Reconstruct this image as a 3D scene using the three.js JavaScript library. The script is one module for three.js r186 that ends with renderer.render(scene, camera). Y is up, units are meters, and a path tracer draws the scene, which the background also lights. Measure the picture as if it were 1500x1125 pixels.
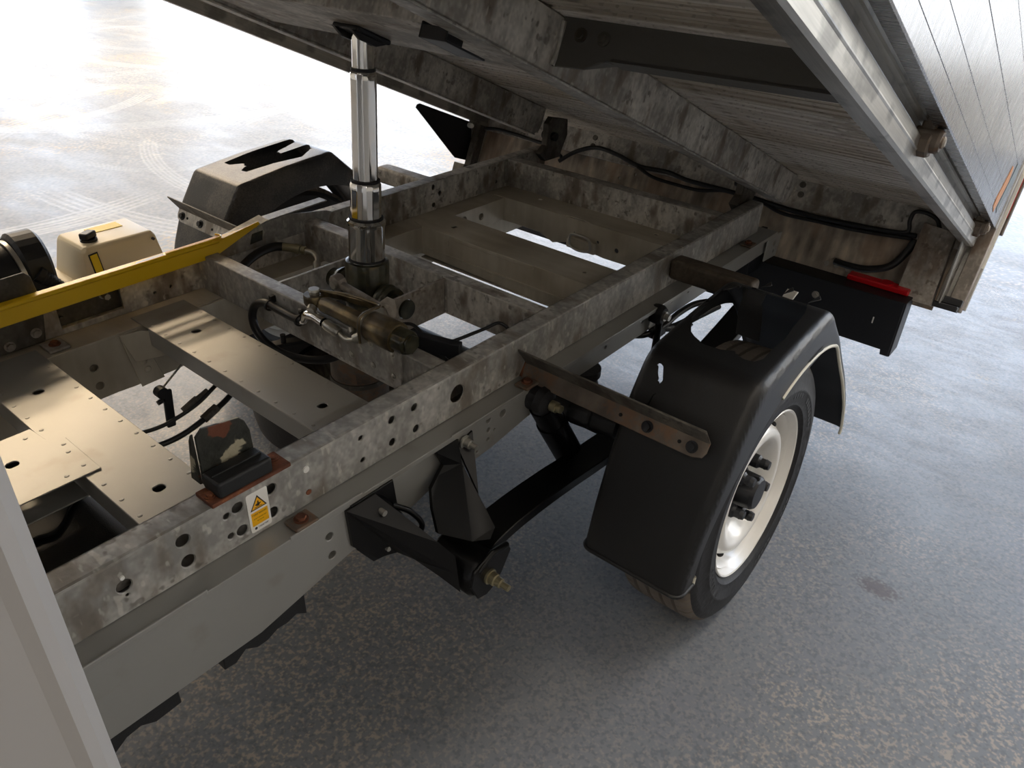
import * as THREE from 'three';
import { RoundedBoxGeometry } from 'three/addons/geometries/RoundedBoxGeometry.js';
import { mergeGeometries, toCreasedNormals } from 'three/addons/utils/BufferGeometryUtils.js';
import { RectAreaLightUniformsLib } from 'three/addons/lights/RectAreaLightUniformsLib.js';

// ------------------------------------------------------------------ camera, sky, exposure
const scene = new THREE.Scene();
const camera = new THREE.PerspectiveCamera(2 * Math.atan(562.5 / 1130) * 180 / Math.PI, 4 / 3, 0.02, 200);
camera.position.set(0, 1.55, 0);
camera.rotation.set(-0.5568, -0.9092, 0.0484, 'YXZ');
const renderer = new THREE.WebGLRenderer({ antialias: true });
renderer.toneMapping = THREE.LinearToneMapping;
renderer.toneMappingExposure = 3.4;
renderer.shadowMap.enabled = true;
RectAreaLightUniformsLib.init();

const SKY_LEVEL = 0.66, LAMP_LEVEL = 6, LAMP_COLOUR = 0xfff2e2, WARM_LEVEL = 4.5, WARM_COLOUR = 0xffe3bd;

// ------------------------------------------------------------------ noise
function rng(seed) { let s = seed >>> 0; return () => { s = (s + 0x6D2B79F5) >>> 0; let t = s; t = Math.imul(t ^ (t >>> 15), t | 1); t ^= t + Math.imul(t ^ (t >>> 7), t | 61); return ((t ^ (t >>> 14)) >>> 0) / 4294967296; }; }
function lattice(seed) { const r = rng(seed), a = new Float32Array(65536); for (let i = 0; i < 65536; i++) a[i] = r(); return a; }
const LAT = [lattice(11), lattice(23), lattice(37), lattice(51)];
// value noise, periodic with nx by ny cells over the unit square
function vn(u, v, nx, ny, k = 0) {
  const x = u * nx, y = v * ny, xi = Math.floor(x), yi = Math.floor(y);
  let fx = x - xi, fy = y - yi; fx = fx * fx * (3 - 2 * fx); fy = fy * fy * (3 - 2 * fy);
  const x0 = ((xi % nx) + nx) % nx, x1 = (x0 + 1) % nx, y0 = ((yi % ny) + ny) % ny, y1 = (y0 + 1) % ny, L = LAT[k & 3], o = (k * 7919) & 65535;
  const g = (a, b) => L[(a * 131 + b * 8209 + o) & 65535];
  const p = g(x0, y0), q = g(x1, y0), r = g(x0, y1), s = g(x1, y1);
  return (p + (q - p) * fx) * (1 - fy) + (r + (s - r) * fx) * fy;
}
function fbm(u, v, nx, ny, oct, k = 0) { let s = 0, a = 0.5, t = 0; for (let i = 0; i < oct; i++) { s += a * vn(u, v, nx << i, ny << i, k + i); t += a; a *= 0.5; } return s / t; }
const clamp = (x, a = 0, b = 1) => Math.min(b, Math.max(a, x));
const sst = (a, b, x) => { const t = clamp((x - a) / (b - a)); return t * t * (3 - 2 * t); };
const mix3 = (a, b, t) => [a[0] + (b[0] - a[0]) * t, a[1] + (b[1] - a[1]) * t, a[2] + (b[2] - a[2]) * t];
const hex = (h) => [(h >> 16 & 255) / 255, (h >> 8 & 255) / 255, (h & 255) / 255];
function tex(size, metres, fn, srgb = true) {
  const d = new Uint8Array(size * size * 4);
  for (let j = 0; j < size; j++) for (let i = 0; i < size; i++) {
    const c = fn(i / size, j / size), o = (j * size + i) * 4;
    if (typeof c === 'number') d[o] = d[o + 1] = d[o + 2] = clamp(c) * 255; else { d[o] = clamp(c[0]) * 255; d[o + 1] = clamp(c[1]) * 255; d[o + 2] = clamp(c[2]) * 255; }
    d[o + 3] = 255;
  }
  const t = new THREE.DataTexture(d, size, size, THREE.RGBAFormat);
  t.wrapS = t.wrapT = THREE.RepeatWrapping; t.magFilter = THREE.LinearFilter; t.minFilter = THREE.LinearMipmapLinearFilter; t.generateMipmaps = true;
  if (srgb) t.colorSpace = THREE.SRGBColorSpace;
  t.repeat.set(1 / metres, 1 / metres); t.needsUpdate = true;
  return t;
}

// a bright sky of blue air and broken white cloud
{
  const W = 512, H = 256, d = new Float32Array(W * H * 4);
  for (let j = 0; j < H; j++) for (let i = 0; i < W; i++) {
    const u = i / W, v = j / H, el = (v - 0.5) * Math.PI, up = Math.max(0, Math.sin(el)), o = (j * W + i) * 4;
    const cl = sst(0.40, 0.60, fbm(u, v, 8, 8, 5, 1)), air = mix3([0.74, 0.84, 0.98], [0.50, 0.66, 0.95], Math.pow(up, 0.55));
    let c = mix3(air, [1.27, 1.235, 1.17], cl);
    if (el < 0) c = [0.52, 0.5, 0.47];
    for (let k = 0; k < 3; k++) d[o + k] = c[k] * SKY_LEVEL * 3.0;
    d[o + 3] = 1;
  }
  const t = new THREE.DataTexture(d, W, H, THREE.RGBAFormat, THREE.FloatType);
  t.mapping = THREE.EquirectangularReflectionMapping; t.magFilter = THREE.LinearFilter; t.minFilter = THREE.LinearFilter; t.wrapS = THREE.RepeatWrapping; t.needsUpdate = true;
  scene.background = t;
}

// ------------------------------------------------------------------ geometry helpers (all in world metres)
const V3 = (x, y, z) => new THREE.Vector3(x, y, z);
function flat(g) { // unindexed, only position and normal
  let h = g.index ? g.toNonIndexed() : g;
  for (const k of Object.keys(h.attributes)) if (k !== 'position' && k !== 'normal') h.deleteAttribute(k);
  if (!h.attributes.normal) h.computeVertexNormals();
  h.morphAttributes = {}; h.clearGroups();
  return h;
}
function boxUV(g) { // uv in metres, seen along the main axis of each face
  const p = g.attributes.position, n = g.attributes.normal, uv = new Float32Array(p.count * 2);
  for (let i = 0; i < p.count; i += 3) {
    let ax = 0, ay = 0, az = 0;
    for (let k = 0; k < 3; k++) { ax += n.getX(i + k); ay += n.getY(i + k); az += n.getZ(i + k); }
    ax = Math.abs(ax); ay = Math.abs(ay); az = Math.abs(az);
    for (let k = 0; k < 3; k++) {
      const x = p.getX(i + k), y = p.getY(i + k), z = p.getZ(i + k);
      const [a, b] = ax >= ay && ax >= az ? [z, y] : ay >= az ? [x, z] : [x, y];
      uv[(i + k) * 2] = a; uv[(i + k) * 2 + 1] = b;
    }
  }
  g.setAttribute('uv', new THREE.BufferAttribute(uv, 2));
  return g;
}
function join(list, keepUV = false) {
  const gs = (Array.isArray(list) ? list : [list]).map(flat);
  const g = gs.length > 1 ? mergeGeometries(gs) : gs[0];
  return boxUV(g);
}
const origins = new Map(), used = {};
function numbered(name) { const n = used[name] = (used[name] ?? -1) + 1; return n ? name + '_' + String(n).padStart(3, '0') : name; }
function thing(name, label, category, at = [0, 0, 0], group) {
  const o = new THREE.Group(); o.name = numbered(name); o.position.set(...at); scene.add(o);
  o.userData = { label, category }; if (group) o.userData.group = group;
  origins.set(o, at); return o;
}
function mesh(name, geos, mat, parent, o) {
  let g = geos.isBufferGeometry && geos.attributes.uv && geos.userData.keep ? geos : join(geos);
  g.translate(-o[0], -o[1], -o[2]);
  const m = new THREE.Mesh(g, mat); m.name = name; m.castShadow = m.receiveShadow = true; parent.add(m); return m;
}
function part(parent, name, geos, mat, label) {
  const o = origins.get(parent), m = mesh(name, geos, mat, parent, o);
  origins.set(m, o); if (label) m.userData.label = label; return m;
}
function struct(name, geos, mat, parent = scene) {
  const m = mesh(name, geos, mat, parent, [0, 0, 0]); if (parent === scene) m.userData.kind = 'structure'; origins.set(m, [0, 0, 0]); return m;
}
function solo(name, label, category, geos, mat, group) { // a thing that is one mesh
  const g = join(geos); g.computeBoundingBox(); const b = g.boundingBox, at = [(b.min.x + b.max.x) / 2, b.min.y, (b.min.z + b.max.z) / 2];
  const m = mesh(numbered(name), g, mat, scene, at); m.position.set(...at); origins.set(m, at);
  m.userData = { label, category }; if (group) m.userData.group = group; return m;
}
function box(x0, x1, y0, y1, z0, z1, r = 0.002) {
  const w = Math.abs(x1 - x0), h = Math.abs(y1 - y0), d = Math.abs(z1 - z0); r = Math.min(r, w / 2.1, h / 2.1, d / 2.1);
  const g = r > 0.0004 ? new RoundedBoxGeometry(w, h, d, 1, r) : new THREE.BoxGeometry(w, h, d);
  g.translate((x0 + x1) / 2, (y0 + y1) / 2, (z0 + z1) / 2); return g;
}
function shapeOf(poly, holes = []) {
  const s = new THREE.Shape(poly.map((p) => new THREE.Vector2(p[0], p[1])));
  for (const h of holes) {
    const p = new THREE.Path();
    if (h.r) p.absellipse(h.c[0], h.c[1], h.r, h.ry ?? h.r, 0, Math.PI * 2, true); else p.setFromPoints(h.map((q) => new THREE.Vector2(q[0], q[1])));
    s.holes.push(p);
  }
  return s;
}
// a plate cut from a polygon: axis z takes (x, y) points, axis y takes (x, z), axis x takes (z, y)
function plate(axis, poly, t0, t1, { holes = [], bevel = 0.001, curve = 10 } = {}) {
  const f = axis === 'y' ? (p) => [p[0], -p[1]] : axis === 'x' ? (p) => [-p[0], p[1]] : (p) => p;
  const hs = holes.map((h) => h.r ? { ...h, c: f(h.c) } : h.map(f));
  const lo = Math.min(t0, t1), hi = Math.max(t0, t1), b = Math.min(bevel, (hi - lo) / 2.2);
  const g = new THREE.ExtrudeGeometry(shapeOf(poly.map(f), hs), { depth: hi - lo - 2 * b, bevelEnabled: b > 0, bevelThickness: b, bevelSize: b, bevelOffset: -b, bevelSegments: 1, curveSegments: curve });
  g.translate(0, 0, lo + b);
  if (axis === 'y') g.rotateX(-Math.PI / 2); else if (axis === 'x') g.rotateY(Math.PI / 2);
  return g;
}
const rect = (a0, a1, b0, b1) => [[a0, b0], [a1, b0], [a1, b1], [a0, b1]];
function place(g, p0, p1) { // a shape that stands on y = 0 is laid from p0 towards p1
  const a = V3(...p0), d = V3(...p1).sub(a).normalize();
  g.applyQuaternion(new THREE.Quaternion().setFromUnitVectors(V3(0, 1, 0), d)); g.translate(a.x, a.y, a.z); return g;
}
const dist = (p, q) => Math.hypot(p[0] - q[0], p[1] - q[1], p[2] - q[2]);
function cyl(p0, p1, r0, r1 = r0, seg = 24) { const L = dist(p0, p1), g = new THREE.CylinderGeometry(r1, r0, L, seg); g.translate(0, L / 2, 0); return place(g, p0, p1); }
function lathe(p0, p1, prof, seg = 40) { const g = toCreasedNormals(new THREE.LatheGeometry(prof.map((q) => new THREE.Vector2(Math.max(q[0], 0.00001), q[1])), seg), 0.6); return place(g, p0, p1); }
function hexNut(p0, p1, r) { return cyl(p0, p1, r, r, 6); }
function tube(pts, r, n = 40, seg = 8, closed = false) { return new THREE.TubeGeometry(new THREE.CatmullRomCurve3(pts.map((p) => V3(...p)), closed, 'centripetal'), n, r, seg, closed); }
function bar(p0, p1, w, h, side = [0, 0, 1], r = 0.002) { // a straight bar of w (along side) by h
  const L = dist(p0, p1), g = new RoundedBoxGeometry(L, h, w, 1, Math.min(r, h / 2.1, w / 2.1));
  const x = V3(...p1).sub(V3(...p0)).normalize(), z = V3(...side).addScaledVector(x, -V3(...side).dot(x)).normalize(), y = z.clone().cross(x);
  g.applyMatrix4(new THREE.Matrix4().makeBasis(x, y, z)); g.translate((p0[0] + p1[0]) / 2, (p0[1] + p1[1]) / 2, (p0[2] + p1[2]) / 2); return g;
}
// a plate through points in space that lie near one plane, t thick
function slab(pts, t) {
  const P = pts.map((p) => V3(...p)), o = P[0], n = V3(0, 0, 0);
  for (let i = 1; i + 1 < P.length; i++) n.add(P[i].clone().sub(o).cross(P[i + 1].clone().sub(o)));
  n.normalize(); const x = P[1].clone().sub(o).normalize(), y = n.clone().cross(x);
  const poly = P.map((p) => [p.clone().sub(o).dot(x), p.clone().sub(o).dot(y)]);
  const g = plate('z', poly, -t / 2, t / 2, { bevel: 0.0015 });
  g.applyMatrix4(new THREE.Matrix4().makeBasis(x, y, n)); g.translate(o.x, o.y, o.z); return g;
}
// a bent plate: the outline keeps its points in space, t thick along z
function warp(pts, t) {
  const T2 = THREE.ShapeUtils.triangulateShape(pts.map((p) => new THREE.Vector2(p[0], p[1])), []), n = pts.length, pos = [], idx = [];
  for (const s of [t / 2, -t / 2]) for (const p of pts) pos.push(p[0], p[1], p[2] + s);
  const A = pts.reduce((a, p, i) => { const q = pts[(i + 1) % n]; return a + p[0] * q[1] - q[0] * p[1]; }, 0), ccw = A > 0;
  for (const [a, b, c] of T2) { const cr = (pts[b][0] - pts[a][0]) * (pts[c][1] - pts[a][1]) - (pts[b][1] - pts[a][1]) * (pts[c][0] - pts[a][0]); const [x, y, z] = cr > 0 ? [a, b, c] : [a, c, b]; idx.push(x, y, z, x + n, z + n, y + n); }
  for (let i = 0; i < n; i++) { const a = ccw ? i : (i + 1) % n, b = ccw ? (i + 1) % n : i; idx.push(a, a + n, b, b, a + n, b + n); }
  const g = new THREE.BufferGeometry(); g.setAttribute('position', new THREE.Float32BufferAttribute(pos, 3)); g.setIndex(idx); return toCreasedNormals(g, 0.5);
}
// bed frame: a runs back along the tilted bed, q stands square to it
const TILT = 22.1 * Math.PI / 180, CT = Math.cos(TILT), ST = Math.sin(TILT);
const bedXYZ = (a, q, z) => [CT * a + ST * q, -ST * a + CT * q, z];
const onBed = (g) => { g.rotateZ(-TILT); return g; };
function bolt(p, d, r = 0.008, h = 0.008, washer = true) { // a hex head on a washer, standing along d
  const q = [p[0] + d[0] * 0.002, p[1] + d[1] * 0.002, p[2] + d[2] * 0.002], e = [q[0] + d[0] * h, q[1] + d[1] * h, q[2] + d[2] * h];
  const gs = [hexNut(q, e, r)]; if (washer) gs.push(cyl(p, q, r * 1.45, r * 1.45, 16)); return gs;
}

// ------------------------------------------------------------------ materials
const std = (o) => new THREE.MeshPhysicalMaterial(o);
function galvanised(seed, light, dark, dirt, dirtAmount, streak) {
  return tex(1024, 0.8, (u, v) => {
    const a = fbm(u, v, 9, 9, 5, seed), b = fbm(u, v, 40, 10, 4, seed + 2), s = vn(u, v, 70, 60, seed + 1) * 0.5 + vn(u, v, 150, 130, seed + 3) * 0.5;
    let c = mix3(dark, light, clamp(0.5 + (a - 0.5) * 1.9 + (s - 0.5) * 0.8 + (b - 0.5) * streak));
    const g = sst(0.50, 0.74, fbm(u, v, 14, 7, 5, seed + 5) * 0.7 + b * 0.3), sp = sst(0.66, 0.80, fbm(u, v, 46, 40, 3, seed + 7)) * sst(0.40, 0.60, a);
    c = mix3(c, dirt, g * dirtAmount);
    c = mix3(c, [light[0] * 1.10, light[1] * 1.10, light[2] * 1.08], sst(0.70, 0.82, fbm(u, v, 60, 30, 3, seed + 9)) * 0.45);
    return mix3(c, [dirt[0] * 0.6, dirt[1] * 0.6, dirt[2] * 0.6], sp * 0.55 * dirtAmount);
  });
}
const T = {};
T.galv = galvanised(1, hex(0xc6c3bd), hex(0x8b8985), hex(0x6f665c), 0.75, 0.8);
T.galvDirtyLightened = galvanised(6, hex(0xd2cec6), hex(0x8f8b85), hex(0x6c6054), 0.85, 1.0);  // dirty zinc, its base lightened to make up for shade on inner parts
T.galvRust = galvanised(9, hex(0xb0a89e), hex(0x79726a), hex(0x6d5848), 0.7, 0.4);
T.rust = tex(512, 0.25, (u, v) => { const a = fbm(u, v, 8, 8, 5, 3), b = vn(u, v, 60, 60, 1); return mix3(mix3(hex(0x4a2c20), hex(0x8a5236), clamp(a * 1.6 - 0.3)), hex(0xb07848), sst(0.6, 0.85, a * 0.7 + b * 0.3) * 0.6); });
T.rustGalv = tex(512, 0.3, (u, v) => { const a = fbm(u, v, 7, 7, 5, 2), b = vn(u, v, 50, 50, 3); return mix3(mix3(hex(0x4a423c), hex(0x857a6e), a), hex(0x7d5a42), sst(0.5, 0.75, fbm(u, v, 5, 5, 4, 7) * 0.75 + b * 0.25) * 0.6); });
T.alu = tex(1024, 0.6, (u, v) => { const a = vn(u, v, 6, 300, 1) * 0.6 + vn(u, v, 14, 500, 2) * 0.4, b = fbm(u, v, 5, 5, 4, 4); const d = sst(0.55, 0.8, fbm(u, v, 9, 12, 5, 8)), c = 0.72 + (a - 0.5) * 0.09 + (b - 0.5) * 0.14 - d * 0.16; return [c, c * 0.985, c * 0.95]; });
T.aluScratch = tex(1024, 0.7, (u, v) => { const w = u + 0.0, a = vn(w, v, 420, 5, 1) * 0.6 + vn(w, v, 200, 9, 2) * 0.4, s = sst(0.82, 0.95, vn(w, v, 260, 7, 3)), b = fbm(u, v, 4, 4, 4, 4); const c = 0.58 + (a - 0.5) * 0.05 + s * 0.07 + (b - 0.5) * 0.10; return [c, c, c * 1.01]; });
T.aluScratchR = tex(512, 0.7, (u, v) => { const a = vn(u, v, 250, 5, 1) * 0.6 + vn(u, v, 110, 8, 2) * 0.4; return 0.55 + (a - 0.5) * 0.3; }, false);
T.plank = tex(1024, 0.9, (u, v) => { const a = fbm(u, v, 12, 5, 5, 2), b = sst(0.60, 0.78, fbm(u, v, 10, 16, 5, 6)), d = sst(0.80, 0.9, vn(u, v, 90, 90, 3)); let c = mix3(hex(0xc8c3ba), hex(0xf0ece4), clamp(a * 1.5 - 0.25)); c = mix3(c, hex(0x857b6e), b * 0.5); return mix3(c, hex(0x4a443c), d * 0.2); });  // base tones lightened to offset the shade under the bed
T.paint = tex(512, 0.7, (u, v) => { const a = fbm(u, v, 6, 6, 5, 1), d = sst(0.6, 0.85, fbm(u, v, 10, 10, 5, 5)); return mix3(mix3([0.95, 0.95, 0.95], [1, 1, 1], a), [0.80, 0.76, 0.70], d * 0.30); });
T.paintDirty = tex(512, 0.9, (u, v) => { const a = fbm(u, v, 5, 5, 5, 2), b = fbm(u, v, 30, 6, 4, 3); return mix3([0.72, 0.69, 0.64], [1, 1, 1], clamp(a * 1.1 + (b - 0.5) * 0.5)); });
T.brass = tex(512, 0.2, (u, v) => { const a = fbm(u, v, 8, 8, 5, 4); return mix3(mix3(hex(0x4d463a), hex(0x94825f), clamp(a * 1.8 - 0.4)), hex(0x6d6660), sst(0.45, 0.7, fbm(u, v, 5, 5, 4, 1)) * 0.6); });
T.oily = tex(512, 0.2, (u, v) => { const a = fbm(u, v, 6, 5, 5, 2); return mix3(mix3(hex(0x23231c), hex(0x5c5a48), clamp(a * 1.7 - 0.35)), hex(0x6b5526), sst(0.6, 0.8, fbm(u, v, 7, 9, 4, 6)) * 0.6); });
T.chipped = tex(512, 0.25, (u, v) => { const n = fbm(u, v, 6, 6, 5, 3); let c = mix3(hex(0x23241f), hex(0x3a3a34), fbm(u, v, 20, 20, 3, 1)); c = mix3(c, hex(0x6b3d28), sst(0.55, 0.62, n)); return mix3(c, hex(0xb0a890), sst(0.70, 0.74, fbm(u, v, 5, 5, 5, 8))); });
T.skirt = tex(1024, 0.9, (u, v) => { const a = fbm(u, v, 9, 7, 5, 4), b = fbm(u, v, 36, 7, 4, 2); let c = mix3(hex(0x766e66), hex(0xdccdb9), clamp((a - 0.5) * 1.6 + (b - 0.5) * 1.1 + 0.55)); return mix3(c, hex(0xa0846e), sst(0.55, 0.75, fbm(u, v, 12, 5, 4, 9)) * 0.45); });  // stained tones, lightened to offset the shade at the rear frame
T.grain = tex(512, 0.06, (u, v) => vn(u, v, 60, 60, 1) * 0.6 + vn(u, v, 120, 120, 2) * 0.4, false);
T.dusty = tex(512, 0.5, (u, v) => { const a = fbm(u, v, 5, 5, 5, 4), b = vn(u, v, 180, 180, 2); return mix3(hex(0x26272a), hex(0x6d675f), sst(0.35, 0.75, a * 0.75 + b * 0.25) * 0.6); });  // dust over a base lightened to stand for window sheen
T.fine = tex(512, 0.25, (u, v) => fbm(u, v, 24, 24, 4, 2), false);
const M = {
  galv: std({ map: T.galv, metalness: 0.12, roughness: 0.5, bumpMap: T.fine, bumpScale: 0.0008 }),
  galvDirtyLightened: std({ map: T.galvDirtyLightened, metalness: 0.1, roughness: 0.6, bumpMap: T.fine, bumpScale: 0.0008 }),
  galvRust: std({ map: T.galvRust, metalness: 0.2, roughness: 0.7, bumpMap: T.fine, bumpScale: 0.001 }),
  rustGalv: std({ map: T.rustGalv, metalness: 0.25, roughness: 0.65, bumpMap: T.fine, bumpScale: 0.001 }),
  rust: std({ map: T.rust, metalness: 0.1, roughness: 0.85, bumpMap: T.fine, bumpScale: 0.0015 }),
  darkSteel: std({ map: T.galvDirtyLightened, color: 0x86837e, metalness: 0.1, roughness: 0.6, bumpMap: T.fine, bumpScale: 0.0008 }),
  skirt: std({ map: T.skirt, metalness: 0.2, roughness: 0.65, bumpMap: T.fine, bumpScale: 0.001 }),
  silver: std({ map: T.paint, color: 0xa3a29d, metalness: 0.4, roughness: 0.38 }),
  silverDirtyLightened: std({ map: T.paintDirty, color: 0xded8ca, metalness: 0.2, roughness: 0.42 }),  // dirty silver paint, lightened to offset shade inside the frame
  alu: std({ map: T.alu, metalness: 0.85, roughness: 0.38 }),
  aluPanel: std({ map: T.aluScratch, metalness: 0.9, roughness: 0.5, roughnessMap: T.aluScratchR }),
  plank: std({ map: T.plank, metalness: 0.1, roughness: 0.55 }),
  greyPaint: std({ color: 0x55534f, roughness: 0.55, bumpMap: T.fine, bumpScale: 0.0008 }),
  tube: std({ map: T.galvRust, color: 0x9a9186, metalness: 0.1, roughness: 0.65, bumpMap: T.fine, bumpScale: 0.001 }),
  chrome: std({ color: 0xe6e5e2, metalness: 1, roughness: 0.07 }),
  zinc: std({ color: 0xb9b6ad, metalness: 0.8, roughness: 0.32 }),
  yellowZinc: std({ color: 0x9c9478, metalness: 0.75, roughness: 0.38 }),
  brass: std({ map: T.brass, metalness: 0.7, roughness: 0.38 }),
  oily: std({ map: T.oily, metalness: 0.45, roughness: 0.28, clearcoat: 0.4, clearcoatRoughness: 0.2 }),
  chipped: std({ map: T.chipped, metalness: 0.1, roughness: 0.55, bumpMap: T.fine, bumpScale: 0.0015 }),
  blackPaint: std({ color: 0x080809, metalness: 0, roughness: 0.34, specularIntensity: 0.6 }),
  blackSteel: std({ color: 0x16171b, metalness: 0.1, roughness: 0.45 }),
  blackPlastic: std({ color: 0x17181a, roughness: 0.5, bumpMap: T.grain, bumpScale: 0.0003 }),
  guard: std({ color: 0x131314, roughness: 0.42, bumpMap: T.grain, bumpScale: 0.0003 }),
  guardDustySheen: std({ map: T.dusty, roughness: 0.4, bumpMap: T.grain, bumpScale: 0.0002 }),
  trim: std({ color: 0xd9d6c8, roughness: 0.5 }),
  rubber: std({ color: 0x17171a, roughness: 0.62, bumpMap: T.fine, bumpScale: 0.0006 }),
  rubberBlock: std({ color: 0x1b1c1d, roughness: 0.55, bumpMap: T.grain, bumpScale: 0.0002 }),
  tyreTread: std({ color: 0x6a625a, roughness: 0.85, bumpMap: T.fine, bumpScale: 0.0006 }),
  hose: std({ color: 0x1a1a1c, roughness: 0.4 }),
  wheelWhite: std({ map: T.paint, color: 0xe9e7e2, roughness: 0.35, metalness: 0.05, clearcoat: 0.3 }),
  cream: std({ color: 0xe6d7b6, roughness: 0.42 }),
  yellow: std({ color: 0xf2c40c, roughness: 0.35, clearcoat: 0.3, clearcoatRoughness: 0.3 }),
  yellowLabel: std({ color: 0xf0cf10, roughness: 0.5 }),
  yellowDark: std({ color: 0xd9960a, roughness: 0.45 }),
  white: std({ color: 0xe9e7e0, roughness: 0.5 }),
  red: std({ color: 0xc2101c, roughness: 0.25, clearcoat: 0.5 }),
  orange: std({ color: 0xd58a3c, roughness: 0.4 }),
  greySticker: std({ color: 0x74828c, roughness: 0.5 }),
  cab: std({ color: 0xaeaba8, metalness: 0.25, roughness: 0.4, clearcoat: 0.3 }),
  hole: std({ color: 0x101010, roughness: 0.9 }),  // near black that stands in for the shade inside holes
};

// ------------------------------------------------------------------ the hall
const X0 = -8, X1 = 7.5, Z0 = -15, Z1 = 9, HY = 5.4;
// worn epoxy: the same colour for a place on the floor in both floor textures
function floorColour(x, z) {
  const u = (x - X0) / 24, v = (z - Z0) / 24;
  const lo = fbm(u, v, 9, 9, 4, 1), mid = fbm(u, v, 50, 50, 4, 3);
  const w1 = vn(u, v, 4100, 4100, 0) * 0.65 + vn(u, v, 7900, 7900, 2) * 0.35, w2 = vn(u, v, 3100, 3100, 1) * 0.6 + vn(u, v, 6300, 6300, 3) * 0.4;
  let c = mix3([0.42, 0.435, 0.46], [0.48, 0.49, 0.50], lo);
  const worn = sst(0.40, 0.66, mid * 0.55 + lo * 0.45);
  c = mix3(c, [0.66, 0.61, 0.55], sst(0.54, 0.66, w1) * (0.22 + 0.62 * worn));
  c = mix3(c, [0.35, 0.365, 0.395], sst(0.56, 0.70, w2) * 0.55);
  const tan = sst(0.60, 0.74, fbm(u, v, 34, 34, 4, 6));
  c = mix3(c, [0.64, 0.53, 0.38], tan * sst(0.50, 0.62, w1) * 0.55);
  const st = sst(0.70, 0.80, fbm(u, v, 26, 26, 4, 9)) * 0.22; // old stains
  c = mix3(c, [0.32, 0.29, 0.27], st);
  const d1 = Math.hypot((x - 1.832) / 0.035, (z + 0.126) / 0.055); // one small dark stain beside the wheel
  return mix3(c, [0.30, 0.26, 0.25], sst(1.2, 0.5, d1 + (w1 - 0.5)) * 0.6);
}
const scuffs = (() => { // arcs that turning tyres left on the far floor
  const r = rng(5), out = [];
  for (let i = 0; i < 46; i++) out.push({ x: 1.5 + r() * 5.5, z: -10.5 + r() * 6.5, R: 0.5 + r() * 2.6, a: r() * 6.28, s: 0.3 + r() * 0.9, w: 0.03 + r() * 0.10, k: 0.10 + r() * 0.22 });
  return out;
})();
function scuffAt(x, z) {
  let k = 0;
  for (const s of scuffs) {
    const dx = x - s.x, dz = z - s.z, d = Math.abs(Math.hypot(dx, dz) - s.R); if (d > s.w) continue;
    let t = Math.atan2(dz, dx) - s.a; t = Math.abs(((t + 9.4248) % 6.2832) - 3.1416); if (t > s.s) continue;
    k = Math.max(k, s.k * (0.5 + 0.5 * Math.cos(d / s.w * 14)) * sst(s.s, s.s * 0.6, t));
  }
  return k;
}
function floorTex(x0, z0, L, size, scuff) {
  return tex(size, 1, (u, v) => { const x = x0 + u * L, z = z0 + v * L; let c = floorColour(x, z); if (scuff) c = mix3(c, [0.88, 0.88, 0.88], scuffAt(x, z)); return c; });
}
const NX = -1, NZ = -3.4, NL = 5.4; // the patch of floor under and beside the truck
const floorRough = tex(1024, 1, (u, v) => 0.45 + (fbm(u, v, 60, 20, 4, 2) - 0.5) * 0.22 + (fbm(u, v, 9, 9, 3, 1) - 0.5) * 0.16, false);
floorRough.repeat.set(4, 4);
function floorPatch(x0, x1, z0, z1, ox, oz, L) {
  const g = new THREE.PlaneGeometry(x1 - x0, z1 - z0, 1, 1).toNonIndexed(); g.rotateX(-Math.PI / 2); g.translate((x0 + x1) / 2, 0, (z0 + z1) / 2);
  const p = g.attributes.position, uv = g.attributes.uv; for (let i = 0; i < p.count; i++) uv.setXY(i, (p.getX(i) - ox) / L, (p.getZ(i) - oz) / L);
  return g;
}
const keep = (g) => { g.userData.keep = true; return g; };
const farFloor = mergeGeometries([floorPatch(X0, NX, Z0, Z1, X0, Z0, 24), floorPatch(NX + NL, X1, Z0, Z1, X0, Z0, 24), floorPatch(NX, NX + NL, Z0, NZ, X0, Z0, 24), floorPatch(NX, NX + NL, NZ + NL, Z1, X0, Z0, 24)]);
const floorMat = (map) => std({ map, roughness: 1, roughnessMap: floorRough, metalness: 0, clearcoat: 0.0, specularIntensity: 0.7, ior: 1.5 });
struct('floor', keep(floorPatch(NX, NX + NL, NZ, NZ + NL, NX, NZ, NL)), floorMat(floorTex(NX, NZ, NL, 2048, false)));
struct('floor_001', keep(farFloor), floorMat(floorTex(X0, Z0, 24, 2048, true)));
struct('floor_slab', box(X0, X1, -0.2, -0.004, Z0, Z1, 0), std({ color: 0x77746e, roughness: 0.9 }));
const wallMat = std({ color: 0xc9c6bf, roughness: 0.85 }), steelMat = std({ color: 0x8a8d8c, roughness: 0.6, metalness: 0.2 });
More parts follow.
